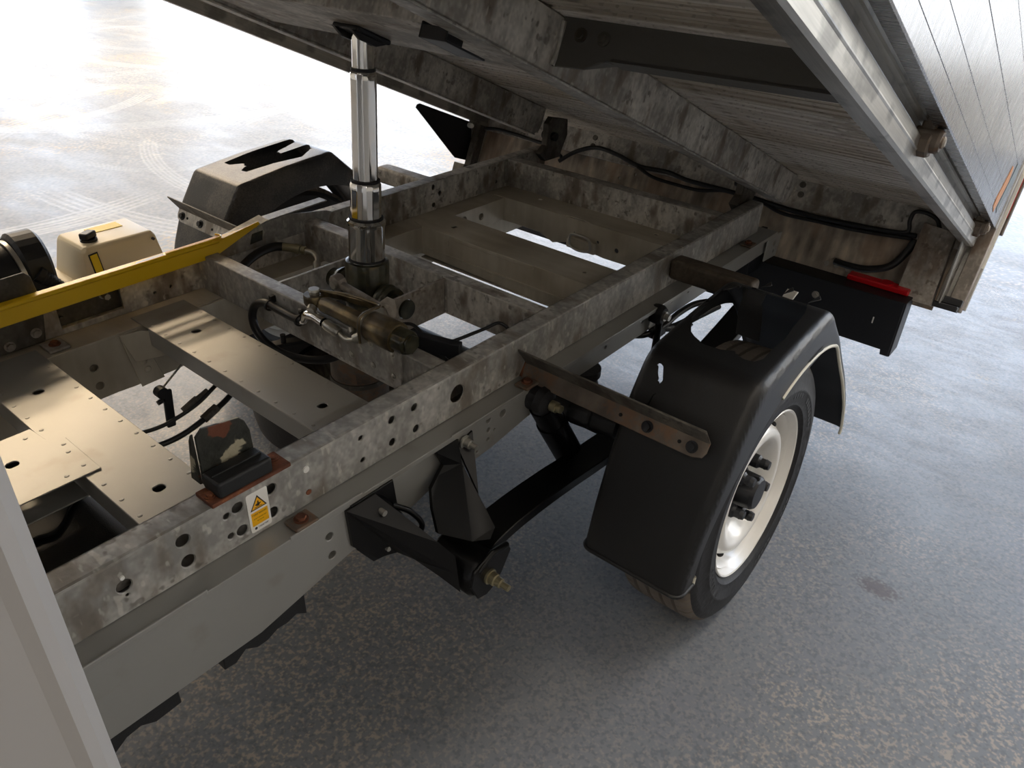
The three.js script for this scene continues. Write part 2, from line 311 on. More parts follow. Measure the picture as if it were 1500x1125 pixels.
// far wall: sill and header with wide door bays between steel columns
const bays = (lo, hi, list, f, sill = 0.1) => { const gs = [f(lo, hi, -0.2, sill), f(lo, hi, 4.6, HY)]; return gs.concat(list.map(([c, w]) => f(c - w / 2, c + w / 2, sill, 4.6))); };
struct('wall_far', bays(X0 - 0.3, X1 + 0.3, [[-1.95, 12.7], [7.3, 1.0]], (a, b, y0, y1) => box(a, b, y0, y1, Z0 - 0.3, Z0, 0)), wallMat);
struct('wall_rear', bays(Z0 - 0.3, Z1 + 0.3, [[-14.9, 0.8], [-11.2, 0.25], [-7.0, 0.22], [-2.8, 0.22], [0.5, 0.4], [6.9, 4.6]], (a, b, y0, y1) => box(X1, X1 + 0.3, y0, y1, a, b, 0), 0.0).concat([box(X1, X1 + 0.3, 0, 0.6, 0.7, 4.6, 0)]), wallMat);
struct('wall_near', [box(X0 - 0.3, X1 + 0.3, 0, HY, Z1, Z1 + 0.3, 0)], wallMat);
struct('wall_front', [box(X0 - 0.3, X0, 0, HY, Z0, Z1, 0)], wallMat);
struct('ceiling', [box(X0 - 0.3, X1 + 0.3, HY, HY + 0.3, Z0 - 0.3, Z1 + 0.3, 0)], std({ color: 0xd8d6d0, roughness: 0.9 }));
struct('outside_ground', [box(-50, 70, -0.4, -0.205, -70, 50, 0)], std({ color: 0xa9a7a2, roughness: 0.9 }));
function ceilingLight(x, z, w, d, level, colour, label, group) {
  const t = thing('ceiling_light', label, 'light', [x, HY - 0.08, z], group);
  part(t, 'housing', box(x - w / 2 - 0.02, x + w / 2 + 0.02, HY - 0.07, HY - 0.001, z - d / 2 - 0.02, z + d / 2 + 0.02), steelMat);
  part(t, 'diffuser', box(x - w / 2, x + w / 2, HY - 0.08, HY - 0.0705, z - d / 2, z + d / 2, 0), std({ color: 0xffffff, emissive: colour, emissiveIntensity: level * 0.5, roughness: 0.6 }));
  const l = new THREE.RectAreaLight(colour, level, w, d); l.position.set(x, HY - 0.085, z); l.lookAt(x, 0, z); l.castShadow = true; scene.add(l);
}
for (const x of [-5.5, -2.2, 1.6, 5.2]) for (const z of [-12.5, -4.6, 0.8, 5.6]) ceilingLight(x, z, 1.46, 0.3, LAMP_LEVEL, LAMP_COLOUR, 'white strip light panel fixed to the hall ceiling', 'ceiling strip lights of the hall');
for (const x of [1.5, 3.2, 4.9]) for (const z of [-9.6, -7.6]) ceilingLight(x, z, 1.5, 1.1, WARM_LEVEL, WARM_COLOUR, 'broad warm light panel in the ceiling over the far side', 'broad warm panels over the far side');

// ------------------------------------------------------------------ cab corner, close to the left
{
  const t = thing('truck_cab', 'plain pale grey cab side with a soft pressed edge, close at the lower left', 'truck cab', [-1.6, 0.45, -0.3]);
  // outline in plan: side, rounded rear corner, rear wall
  const out = [[-1.6, -0.3], [0.046, -0.3], [0.0525, -0.2985], [0.059, -0.301], [0.0655, -0.307], [0.067, -0.316], [0.067, -2.5]];
  const inn = [[0.037, -2.5], [0.037, -0.33], [-1.6, -0.33]];
  part(t, 'side_panel', plate('y', out.concat(inn), 0.45, 2.3, { bevel: 0.003 }), M.cab);
  part(t, 'roof', box(-1.6, 0.06, 2.3, 2.34, -2.5, -0.31, 0.02), M.cab);
}

// ------------------------------------------------------------------ chassis frame of the truck
const FY = 0.63; // top of the chassis flange; the tipper rails stand on it
const mirrorZ = (z) => -2.8 - z;
const webBottom = [[-0.4, 0.468], [0.45, 0.469], [0.54, 0.487], [0.66, 0.512], [0.82, 0.5], [0.94, 0.528], [1.05, 0.533], [1.18, 0.552], [2.1, 0.558], [2.62, 0.56]];
{
  const t = thing('chassis_frame', 'silver painted truck chassis ladder frame with wide pressed cross plates', 'chassis', [1.2, 0.46, -1.4]);
  const below = (x0, x1) => { // the lower outline between two places
    const at = (x) => { for (let i = 1; i < webBottom.length; i++) if (x <= webBottom[i][0]) { const [a, b] = [webBottom[i - 1], webBottom[i]]; return a[1] + (b[1] - a[1]) * (x - a[0]) / (b[0] - a[0]); } return 0.56; };
    return [[x0, at(x0)], ...webBottom.filter((p) => p[0] > x0 && p[0] < x1), [x1, at(x1)]];
  };
  const member = (m, far) => {
    const z = (v) => far ? mirrorZ(v) : v, gs = [];
    gs.push(box(0.075, 2.56, 0.624, 0.63, z(-1.05), z(-0.867), 0.0015));
    gs.push(plate('z', [...below(0.075, 2.56), [2.56, 0.625], [0.075, 0.625]], z(-0.884), z(-0.89), { holes: far ? [] : [{ c: [0.609, 0.58], r: 0.0085 }, { c: [0.611, 0.534], r: 0.0085 }, { c: [1.041, 0.612], r: 0.008 }, { c: [1.089, 0.607], r: 0.010 }, { c: [1.042, 0.587], r: 0.006 }, { c: [1.7, 0.6], r: 0.008 }, { c: [1.52, 0.59], r: 0.005 }, { c: [1.86, 0.605], r: 0.008 }, { c: [1.96, 0.6], r: 0.005 }] }));
    gs.push(box(0.075, 2.56, 0.618, 0.626, z(-0.884), z(-0.867), 0.001));
    const inner = [[0.075, 0.47], [0.66, 0.478], [0.70, 0.476], [0.82, 0.476], [0.96, 0.5], [1.06, 0.53], [2.56, 0.555], [2.56, 0.625], [0.075, 0.625]];
    gs.push(plate('z', inner, z(-1.05), z(-1.045), { holes: [{ c: [0.618, 0.564], r: 0.010 }, { c: [0.62, 0.514], r: 0.010 }, { c: [1.93, 0.6], r: 0.013 }, { c: [2.02, 0.59], r: 0.012 }] }));
    gs.push(box(0.075, 2.5, 0.478, 0.622, z(-1.030), z(-1.027), 0));
    return part(t, 'side_member', gs, m);
  };
  const nm = member(M.silver, false), fm = member(M.silverDirtyLightened, true);
  // doubler plates on the near web, with holes and a bright upper lip
  part(nm, 'doubler_plate', [plate('z', [...below(0.075, 0.69), [0.69, 0.628], [0.075, 0.628]], -0.869, -0.884, { holes: [{ c: [0.609, 0.58], r: 0.0085 }, { c: [0.611, 0.534], r: 0.0085 }] }), box(0.075, 0.376, 0.624, 0.634, -0.8715, -0.8665, 0.002), box(0.53, 0.69, 0.624, 0.634, -0.8715, -0.8665, 0.002)], M.silver);
  part(nm, 'doubler_plate', [plate('z', [...below(0.925, 1.19), [1.19, 0.628], [0.925, 0.628]], -0.869, -0.884, { holes: [{ c: [1.041, 0.612], r: 0.008 }, { c: [1.089, 0.607], r: 0.010 }, { c: [1.042, 0.587], r: 0.006 }, { c: [1.041, 0.562], r: 0.005 }, { c: [1.006, 0.548], r: 0.004 }, { c: [1.062, 0.578], r: 0.003 }] }), box(0.925, 1.19, 0.625, 0.633, -0.8715, -0.8665, 0.002)], M.silver);
  const nugget = (x, z, y = 0.634) => { const g = new THREE.SphereGeometry(0.0045, 8, 4, 0, 6.2832, 0, 1.57); g.scale(1, 0.25, 1); g.translate(x, y, z); return g; };
  const slot = (x, z) => { const p = []; for (let i = 0; i < 16; i++) { const a = i / 16 * 6.2832; p.push([x + Math.cos(a) * 0.008 + Math.sign(Math.cos(a)) * 0.003, z + Math.sin(a) * 0.010]); } return p; };
  // two wide pressed plates across the front
  const across = (x0, x1, holes, edgeLip) => {
    const gs = [plate('y', [[x0, -0.98], [x1, -0.98], [x1, -1.80], [x0, -1.80]], 0.6305, 0.634, { holes: holes.map((h) => slot(...h)) })];
    gs.push(box(x0, x0 + 0.004, 0.585, 0.6315, -1.72, -1.05), box(x1 - 0.004, x1, 0.585, 0.6315, -1.72, -1.05), box(x0, x1, 0.585, 0.588, -1.72, -1.05));
    for (let i = 0; i < 11; i++) { const z = -1.10 - i * 0.062; gs.push(nugget(x0 + 0.012, z), nugget(x1 - 0.012, z + 0.018)); }
    return gs;
  };
  const p1 = part(t, 'cross_plate', across(0.382, 0.524, [[0.451, -1.616], [0.454, -1.144]]), M.silver);
  part(p1, 'overlap_plate', [plate('y', [[0.10, -1.27], [0.413, -1.27], [0.413, -1.41], [0.385, -1.43], [0.38, -1.487], [0.10, -1.487]], 0.6345, 0.6375, { holes: [slot(0.31, -1.395)] }), box(0.10, 0.38, 0.59, 0.6345, -1.486, -1.48), box(0.10, 0.38, 0.59, 0.593, -1.486, -1.27), nugget(0.36, -1.29, 0.6375), nugget(0.36, -1.46, 0.6375), nugget(0.395, -1.30, 0.6375), nugget(0.395, -1.36, 0.6375), nugget(0.40, -1.39, 0.6375)], M.silver);
  part(t, 'cross_plate', across(0.75, 0.895, [[0.822, -1.622], [0.82, -1.143]]), M.silver);
  // pressed gussets that join the cross plates to the far side member
  part(fm, 'gusset', [slab([[0.690, 0.628, -1.742], [0.735, 0.630, -1.725], [0.752, 0.60, -1.60], [0.775, 0.475, -1.60], [0.715, 0.47, -1.735]], 0.004), slab([[0.690, 0.628, -1.745], [0.735, 0.63, -1.742], [0.775, 0.475, -1.742], [0.715, 0.47, -1.745]], 0.004), ...[[0.712, 0.60], [0.722, 0.565], [0.731, 0.54], [0.737, 0.515]].map(([x, y]) => { const g = new THREE.SphereGeometry(0.009, 10, 6); g.scale(1, 1, 0.4); g.translate(x, y, -1.739); return g; })], M.silverDirtyLightened);
  part(fm, 'gusset', [plate('z', [[0.898, 0.63], [1.10, 0.63], [1.10, 0.53], [1.04, 0.51], [0.955, 0.51], [0.905, 0.565]], -1.742, -1.737), slab([[0.897, 0.632, -1.745], [0.90, 0.60, -1.70], [0.905, 0.53, -1.66], [0.905, 0.51, -1.742]], 0.003)], M.silverDirtyLightened);
  // box cross member behind the ram
  const cm = part(t, 'cross_member', [plate('y', [[1.722, -1.04], [1.872, -1.04], [1.872, -1.80], [1.735, -1.80], [1.722, -1.757]], 0.6305, 0.634, { holes: [{ c: [1.79, -1.143], r: 0.006 }, [[1.78, -1.672], [1.8, -1.672], [1.8, -1.66], [1.78, -1.66]]] }),
    plate('x', [[-1.05, 0.632], [-1.757, 0.632], [-1.757, 0.536], [-1.05, 0.520]], 1.722, 1.727), box(1.867, 1.872, 0.53, 0.632, -1.76, -1.05), box(1.718, 1.7235, 0.558, 0.566, -1.74, -1.05, 0.002), box(1.722, 1.872, 0.520, 0.525, -1.757, -1.05)], M.silverDirtyLightened);
  part(cm, 'edge_lip', box(1.7165, 1.7235, 0.622, 0.635, -1.60, -1.28, 0.002), M.silverDirtyLightened);
  part(cm, 'weld_nut', [cyl([1.722, 0.604, -1.64], [1.7185, 0.604, -1.64], 0.014, 0.014), cyl([1.7185, 0.604, -1.64], [1.716, 0.604, -1.64], 0.006)], M.silverDirtyLightened);
  // rear cross member with its tie-down ring
  const jog = [[-1.05, 0.634], [-1.40, 0.634], [-1.44, 0.6335], [-1.80, 0.634]];
  const rm = part(t, 'cross_member', [plate('y', [[2.145, -1.04], [2.42, -1.04], [2.42, -1.80], [2.145, -1.80], [2.145, -1.50], [2.157, -1.46], [2.157, -1.40], [2.145, -1.36]], 0.6305, 0.634, { holes: [{ c: [2.221, -1.638], r: 0.008 }, { c: [2.22, -1.151], r: 0.008 }] }),
    plate('x', [[-1.05, 0.632], [-1.757, 0.632], [-1.757, 0.545], [-1.58, 0.545], [-1.52, 0.522], [-1.46, 0.54], [-1.30, 0.525], [-1.05, 0.528]], 2.147, 2.152, { holes: [{ c: [-1.253, 0.566], r: 0.010 }, { c: [-1.33, 0.575], r: 0.007 }, { c: [-1.70, 0.575], r: 0.006 }, { c: [-1.43, 0.583], r: 0.005 }] }), box(2.13, 2.147, 0.53, 0.57, -1.45, -1.33, 0.006)], M.silverDirtyLightened);
  part(rm, 'tie_ring', tube([[2.128, 0.545, -1.43], [2.122, 0.585, -1.425], [2.120, 0.592, -1.39], [2.122, 0.585, -1.352], [2.128, 0.545, -1.348], [2.124, 0.535, -1.39]], 0.005, 40, 8, true), M.zinc);
  part(nm, 'end_plate', plate('z', [[2.50, 0.625], [2.62, 0.612], [2.60, 0.53], [2.50, 0.535]], -0.872, -0.877, { holes: [{ c: [2.565, 0.585], r: 0.012 }, { c: [2.57, 0.555], r: 0.008 }] }), M.silver);
}

// ------------------------------------------------------------------ galvanised tipper subframe on the chassis
{
  const t = thing('tipper_subframe', 'galvanised steel tipper subframe with two long rails bolted over the chassis', 'subframe', [1.2, 0.63, -1.4]);
  const y0 = 0.6305, y1 = 0.733;
  const bigH = [[0.378, 0.703, 0.0115], [0.379, 0.660, 0.0115], [0.475, 0.706, 0.0105], [0.476, 0.657, 0.0105], [0.538, 0.706, 0.0105], [0.536, 0.657, 0.0105], [0.454, 0.702, 0.0062], [0.455, 0.659, 0.006], [0.281, 0.682, 0.0115], [0.282, 0.663, 0.003], [0.734, 0.706, 0.0055], [0.735, 0.655, 0.0055], [0.811, 0.707, 0.0085], [0.810, 0.656, 0.0085], [0.871, 0.707, 0.0085], [0.874, 0.655, 0.0085], [0.610, 0.655, 0.0055], [0.994, 0.681, 0.0205]];
  const rail = (m, far) => {
    const z = (v) => far ? mirrorZ(v) : v, gs = [];
    const holes = far ? [] : bigH.map(([x, y, r]) => ({ c: [x, y], r }));
    gs.push(plate('z', [[0.075, y0], [2.50, y0], [2.50, y1 - 0.003], [0.075, y1 - 0.003]], z(-0.916), z(-0.921), { holes, bevel: 0.0015, curve: 14 }));
    const ih = far ? [{ c: [1.863, 0.712], r: 0.0085 }, { c: [1.896, 0.684], r: 0.0085 }, { c: [1.865, 0.650], r: 0.0085 }, { c: [2.19, 0.71], r: 0.005 }, { c: [2.20, 0.66], r: 0.005 }, { c: [0.985, 0.70], r: 0.008 }, { c: [0.885, 0.663], r: 0.004 }, { c: [0.905, 0.71], r: 0.004 }, { c: [0.84, 0.66], r: 0.004 }, { c: [0.835, 0.705], r: 0.004 }, rect(0.603, 0.755, 0.646, 0.706)] : [];
    gs.push(plate('z', [[0.075, y0], [2.50, y0], [2.50, y1], [0.075, y1]], z(-0.961), z(-0.966), { holes: ih, bevel: 0.0015 }));
    gs.push(plate('x', [[z(-0.964), y1 - 0.004], [z(-0.964), y1], [z(-0.923), y1], [z(-0.9185), y1 - 0.0015], [z(-0.9165), y1 - 0.006], [z(-0.921), y1 - 0.006]], 0.075, 2.50, { bevel: 0 }));
    gs.push(box(0.075, 2.50, y0, y0 + 0.005, z(-0.964), z(-0.918), 0));
    return part(t, 'rail', gs, m);
  };
  const near = rail(M.galv, false), far = rail(M.galvDirtyLightened, true);
  // dark recess plate and bolts behind the opening of the far rail
  part(far, 'recess_plate', box(0.595, 0.765, 0.637, 0.715, -1.879, -1.868, 0), M.darkSteel);
  part(far, 'bolt', bolt([0.727, 0.683, -1.868], [0, 0, 1], 0.008, 0.022), M.zinc);
  part(far, 'bolt', bolt([0.615, 0.66, -1.868], [0, 0, 1], 0.007, 0.012), M.darkSteel);
  part(near, 'hole_plug', cyl([0.609, 0.707, -0.917], [0.609, 0.707, -0.9135], 0.007, 0.006, 20), M.white);
  part(near, 'hole_plug', cyl([0.281, 0.700, -0.917], [0.281, 0.700, -0.9135], 0.004, 0.0035, 16), M.white);
  part(near, 'rust_plug', cyl([0.610, 0.655, -0.918], [0.610, 0.655, -0.9165], 0.0055, 0.0055, 16), M.rust);
  part(near, 'inner_web', box(0.255, 0.31, 0.655, 0.71, -0.945, -0.942, 0), M.galvDirtyLightened);
  // cross members
  const zi = -0.966, zo = mirrorZ(-0.966);
  const uBeam = (x0, x1, lip) => [plate('x', [[zo, y0 + 0.001], [zi, y0 + 0.001], [zi, y1 - 0.006], [zo, y1 - 0.006]], x0, x0 + 0.005, { bevel: 0 }), box(x0 + 0.001, x1, y1 - 0.006, y1 - 0.0005, zo, zi, 0.003), tube([[x0 + 0.004, y1 - 0.0045, zo], [x0 + 0.004, y1 - 0.0045, zi]], 0.004, 2, 10), box(x1 - 0.005, x1, y0 + 0.001, y1 - 0.004, zo, zi, 0.001)];
  const c1 = part(t, 'cross_member', uBeam(0.972, 1.012), M.galv);
  part(t, 'cross_member', uBeam(1.317, 1.362), M.galvDirtyLightened);
  const c3 = part(t, 'cross_member', uBeam(2.262, 2.313), M.galvDirtyLightened);
  part(c3, 'weld', box(2.245, 2.262, 0.645, 0.728, zo + 0.001, zo + 0.006, 0.003), M.galv);
  // riveted cover on the front cross member
  const cover = part(c1, 'cover_plate', plate('x', [[-1.40, 0.648], [-1.053, 0.648], [-1.053, 0.735], [-1.135, 0.735], [-1.40, 0.72]], 0.964, 0.970), M.galv);
  for (const [y, z] of [[0.725, -1.146], [0.671, -1.214], [0.672, -1.143], [0.724, -1.077], [0.670, -1.078]]) { const g = new THREE.SphereGeometry(0.006, 12, 8, 0, 6.2832, 0, 1.57); g.scale(1, 0.6, 1); g.rotateZ(1.5708); g.translate(0.9645, y, z); origins.get(c1); mesh('rivet', [g, cyl([0.9645, y, z], [0.963, y, z], 0.008)], M.zinc, c1, origins.get(c1)); }
  // plates that carry the ram between the cross members
  part(t, 'ram_plate', plate('z', rect(1.010, 1.318, 0.632, 0.730), -1.266, -1.257, { holes: [{ c: [1.178, 0.692], r: 0.026 }] }), M.galvRust);
  part(t, 'ram_plate', plate('z', rect(1.010, 1.318, 0.632, 0.730), -1.540, -1.531, { holes: [{ c: [1.178, 0.692], r: 0.026 }] }), M.galvDirtyLightened);
  part(t, 'weld', [tube([[1.3155, 0.64, -1.255], [1.315, 0.68, -1.254], [1.3155, 0.729, -1.255]], 0.004, 8, 6)], M.galv);
  // hold-down tabs with rusted bolts
  for (const [x, z, m] of [[0.568, -0.886, M.rustGalv], [1.185, -0.880, M.rustGalv], [0.562, -1.786, M.galvRust], [2.36, -0.886, M.rustGalv], [1.185, -1.92, M.rustGalv]]) {
    const w = z < -1.5 && z > -1.85 ? 0.028 : 0.019;
    const tab = part(t, 'hold_down_tab', box(x - 0.024, x + 0.024, 0.6305, 0.6385, z - w, z + w, 0.004), m);
    part(tab, 'bolt', bolt([x, 0.6385, z], [0, 1, 0], 0.009, 0.006), M.rust);
  }
  // warning label on the near rail
  const W = 176, H = 336, cv = document.createElement('canvas'); cv.width = W; cv.height = H; const c = cv.getContext('2d');
  c.fillStyle = '#ece9e2'; c.fillRect(0, 0, W, H);
  c.fillStyle = '#2a2118'; c.beginPath(); c.moveTo(88, 34); c.lineTo(158, 150); c.lineTo(18, 150); c.closePath(); c.fill();
  c.fillStyle = '#f4b40e'; c.beginPath(); c.moveTo(88, 52); c.lineTo(144, 142); c.lineTo(32, 142); c.closePath(); c.fill();
  c.fillStyle = '#2a2118'; c.beginPath(); c.moveTo(62, 112); c.lineTo(82, 104); c.lineTo(86, 84); c.lineTo(94, 84); c.lineTo(95, 104); c.lineTo(118, 108); c.lineTo(100, 118); c.lineTo(96, 128); c.lineTo(78, 126); c.closePath(); c.fill(); c.fillRect(56, 131, 62, 5);
  c.fillStyle = '#f4b40e'; c.fillRect(18, 168, 140, 116);
  c.fillStyle = '#6b4a10'; const r = rng(3);
  const word = (x, y, n, w, h) => { for (let i = 0; i < n; i++) { const k = r(); c.fillRect(x + i * w, y, w * 0.22, h); if (k > 0.3) c.fillRect(x + i * w, y + (k > 0.6 ? 0 : h * 0.42), w * 0.7, h * 0.2); if (k < 0.7) c.fillRect(x + i * w + w * 0.5, y, w * 0.22, h); } };
  word(28, 184, 11, 11, 15); word(34, 222, 14, 8, 9); word(62, 246, 7, 8, 9);
  c.fillStyle = '#2b2b30'; c.beginPath(); c.arc(42, 308, 11, 0, 7); c.fill(); word(64, 300, 8, 11, 14);
  const st = new THREE.CanvasTexture(cv); st.colorSpace = THREE.SRGBColorSpace;
  const round = []; const sx0 = 0.490, sx1 = 0.530, sy0 = 0.640, sy1 = 0.7205, rr = 0.004;
  for (const [cx, cy, a0] of [[sx1 - rr, sy1 - rr, 0], [sx0 + rr, sy1 - rr, 1], [sx0 + rr, sy0 + rr, 2], [sx1 - rr, sy0 + rr, 3]]) for (let i = 0; i <= 4; i++) { const a = (a0 + i / 4) * Math.PI / 2; round.push([cx + Math.cos(a) * rr, cy + Math.sin(a) * rr]); }
  const lg = flat(plate('z', round, -0.9158, -0.9148, { bevel: 0 })), lp = lg.attributes.position, luv = new Float32Array(lp.count * 2);
  for (let i = 0; i < lp.count; i++) { luv[2 * i] = (lp.getX(i) - sx0) / (sx1 - sx0); luv[2 * i + 1] = (lp.getY(i) - sy0) / (sy1 - sy0); }
  lg.setAttribute('uv', new THREE.BufferAttribute(luv, 2)); lg.userData.keep = true;
  part(near, 'warning_label', lg, std({ map: st, roughness: 0.35 }), 'white and yellow hand crush warning label');
}

// ------------------------------------------------------------------ hydraulic ram
{
  const t = thing('hydraulic_ram', 'polished telescopic hydraulic ram standing upright under the raised bed', 'hydraulic ram', [1.172, 0.60, -1.4]);
  const at = (y) => [1.176 + (y - 0.62) * 0.05, y, -1.4];
  const seg = (y0, y1, prof, m, name, label) => part(t, name, lathe(at(y0), at(y1), prof, 56), m, label);
  const L0 = 0.180;
  seg(0.60, 0.78, [[0, 0], [0.050, 0], [0.055, 0.006], [0.055, 0.06], [0.0565, 0.065], [0.0565, 0.075], [0.055, 0.08], [0.055, 0.172], [0.053, 0.178], [0.046, L0], [0, L0]], M.oily, 'ram_base', 'oily cast base tube');
  const stage = (r, y0, y1, lip) => seg(y0, y1, [[0, 0], [r, 0], [r, y1 - y0 - 0.018], ...(lip ? [[r + 0.0022, y1 - y0 - 0.014], [r + 0.0022, y1 - y0 - 0.004]] : [[r, y1 - y0 - 0.006]]), [r - 0.003, y1 - y0], [0, y1 - y0]], M.chrome, 'ram_stage');
  const s1 = stage(0.0445, 0.775, 0.885, true), s2 = stage(0.0372, 0.875, 0.975, false), s3 = stage(0.0295, 0.97, 1.222, false), s4 = stage(0.0242, 1.21, 1.335, false);
  const ring = (s, r, y) => { const o = origins.get(s); mesh('wiper_ring', lathe(at(y), at(y + 0.006), [[r - 0.004, 0], [r + 0.001, 0], [r + 0.001, 0.006], [r - 0.004, 0.006]], 48), M.rubber, s, o); };
  ring(s1, 0.0445, 0.781); ring(s2, 0.0405, 0.884); ring(s3, 0.0335, 0.9745); ring(s4, 0.027, 1.2215);
  // trunnion pins with greasy collars
  for (const s of [-1, 1]) {
    part(t, 'trunnion', [cyl([1.178, 0.692, -1.4 + s * 0.05], [1.178, 0.692, -1.4 + s * 0.148], 0.0245, 0.0245, 28)], M.oily);
    part(t, 'trunnion_collar', lathe([1.178, 0.692, -1.4 + s * 0.060], [1.178, 0.692, -1.4 + s * 0.098], [[0.03, 0], [0.040, 0.002], [0.042, 0.012], [0.036, 0.016], [0.036, 0.024], [0.041, 0.028], [0.038, 0.038], [0.02, 0.038]], 32), M.oily);
  }
  // head that the bed rests on
  const h = at(1.335);
  part(t, 'ram_head', [lathe([h[0], 1.322, h[2]], [h[0], 1.352, h[2]], [[0, 0], [0.026, 0], [0.046, 0.016], [0.05, 0.028], [0, 0.03]], 32), cyl([h[0] - 0.008, 1.335, h[2] - 0.075], [h[0] - 0.008, 1.335, h[2] + 0.06], 0.011)], M.blackSteel);
  part(t, 'drain_screw', cyl([1.13, 0.60, -1.36], [1.12, 0.60, -1.355], 0.008), M.zinc);
}

// ------------------------------------------------------------------ brass-coloured valve cylinder on the front cross member
{
  const t = thing('valve_cylinder', 'tarnished brass hydraulic valve cylinder with clevis lying over the front cross member', 'valve', [0.978, 0.72, -1.2]);
  const x = 0.978, y = 0.760;
  const ax = (z, dy = 0) => [x, y + dy, z];
  part(t, 'clevis_ring', [lathe([x, y - 0.012, -1.348], [x, y + 0.012, -1.348], [[0.012, 0], [0.024, 0.0], [0.026, 0.004], [0.026, 0.020], [0.024, 0.024], [0.012, 0.024]], 28)], M.brass);
  part(t, 'clevis_pin', [cyl([x, y - 0.018, -1.348], [x, y + 0.020, -1.348], 0.0115), cyl([x, y + 0.02, -1.348], [x, y + 0.025, -1.348], 0.014, 0.012, 20), cyl([x - 0.018, y - 0.012, -1.335], [x - 0.028, y - 0.016, -1.331], 0.012, 0.010, 18)], M.zinc);
  part(t, 'rod', lathe(ax(-1.325, -0.004), ax(-1.15, -0.004), [[0, 0], [0.013, 0], [0.0185, 0.012], [0.0185, 0.08], [0.0195, 0.084], [0.0195, 0.145], [0.0165, 0.15], [0.0165, 0.175], [0, 0.175]], 32), M.brass);
  part(t, 'collar', lathe(ax(-1.152), ax(-1.072), [[0.018, 0], [0.033, 0], [0.034, 0.003], [0.034, 0.077], [0.032, 0.08], [0.026, 0.08]], 36), M.brass);
  part(t, 'collar_face', plate('z', [[x - 0.036, y - 0.034], [x + 0.03, y - 0.034], [x + 0.036, y - 0.01], [x + 0.036, y + 0.03], [x + 0.02, y + 0.037], [x - 0.02, y + 0.037], [x - 0.036, y + 0.02]], -1.153, -1.157, { holes: [{ c: [x, y - 0.004], r: 0.022 }] }), M.zinc);
  part(t, 'end_nut', [lathe(ax(-1.075), ax(-1.035), [[0, 0], [0.027, 0], [0.027, 0.034], [0.023, 0.04], [0, 0.04]], 28), hexNut(ax(-1.05), ax(-1.03), 0.022)], M.oily);
  // flat yoke bar that runs from the clevis over the rod to the collar
  part(t, 'yoke_bar', [slab([[x + 0.012, y + 0.018, -1.345], [x + 0.020, y + 0.026, -1.29], [x + 0.030, y + 0.030, -1.20], [x + 0.034, y + 0.030, -1.156], [x + 0.034, y + 0.012, -1.156], [x + 0.028, y + 0.012, -1.28], [x + 0.012, y + 0.004, -1.335]], 0.006), tube([[x + 0.012, y + 0.018, -1.34], [x + 0.026, y + 0.028, -1.27], [x + 0.030, y + 0.034, -1.20], [x + 0.028, y + 0.036, -1.158], [x + 0.006, y + 0.036, -1.156], [x - 0.03, y + 0.03, -1.156], [x - 0.036, y, -1.156], [x - 0.034, y - 0.03, -1.156]], 0.0035, 60, 8)], M.brass);
  // link bar with an eye at each end, behind
  const e0 = [1.052, 0.772, -1.352], e1 = [1.032, 0.772, -1.166];
  part(t, 'link_bar', [cyl(e0, e1, 0.0105, 0.0105, 20), ...[e0, e1].map((e) => lathe([e[0] - 0.012, e[1] + 0.002, e[2]], [e[0] + 0.010, e[1] + 0.004, e[2]], [[0.008, 0], [0.019, 0], [0.021, 0.004], [0.021, 0.018], [0.019, 0.022], [0.008, 0.022]], 26))], M.galvRust);
  part(t, 'eye_bolt', [e0, e1].map((e) => lathe([e[0] - 0.02, e[1], e[2]], [e[0] + 0.014, e[1] + 0.004, e[2]], [[0, 0], [0.010, 0.001], [0.010, 0.034], [0, 0.034]], 18)), M.zinc);
  part(t, 'lug_plate', slab([[1.02, 0.735, -1.135], [1.04, 0.775, -1.14], [1.045, 0.80, -1.15], [1.035, 0.806, -1.165], [1.015, 0.79, -1.18], [0.995, 0.745, -1.15]], 0.010), M.galvRust);
  // hose end: crimped sleeve, swept pipe and union
  part(t, 'hose_union', [lathe([0.952, 0.728, -1.285], [0.955, 0.718, -1.24], [[0, 0], [0.010, 0], [0.0125, 0.008], [0.0125, 0.038], [0.009, 0.046], [0, 0.046]], 20), tube([[0.955, 0.718, -1.24], [0.953, 0.714, -1.215], [0.954, 0.718, -1.197], [0.958, 0.727, -1.182]], 0.0055, 16, 10), hexNut([0.957, 0.725, -1.187], [0.963, 0.739, -1.166], 0.0125), lathe([0.962, 0.737, -1.169], [0.967, 0.747, -1.150], [[0, 0], [0.012, 0], [0.013, 0.018], [0, 0.02]], 18), hexNut([0.958, 0.735, -1.196], [0.962, 0.742, -1.205], 0.008)], M.zinc);
}
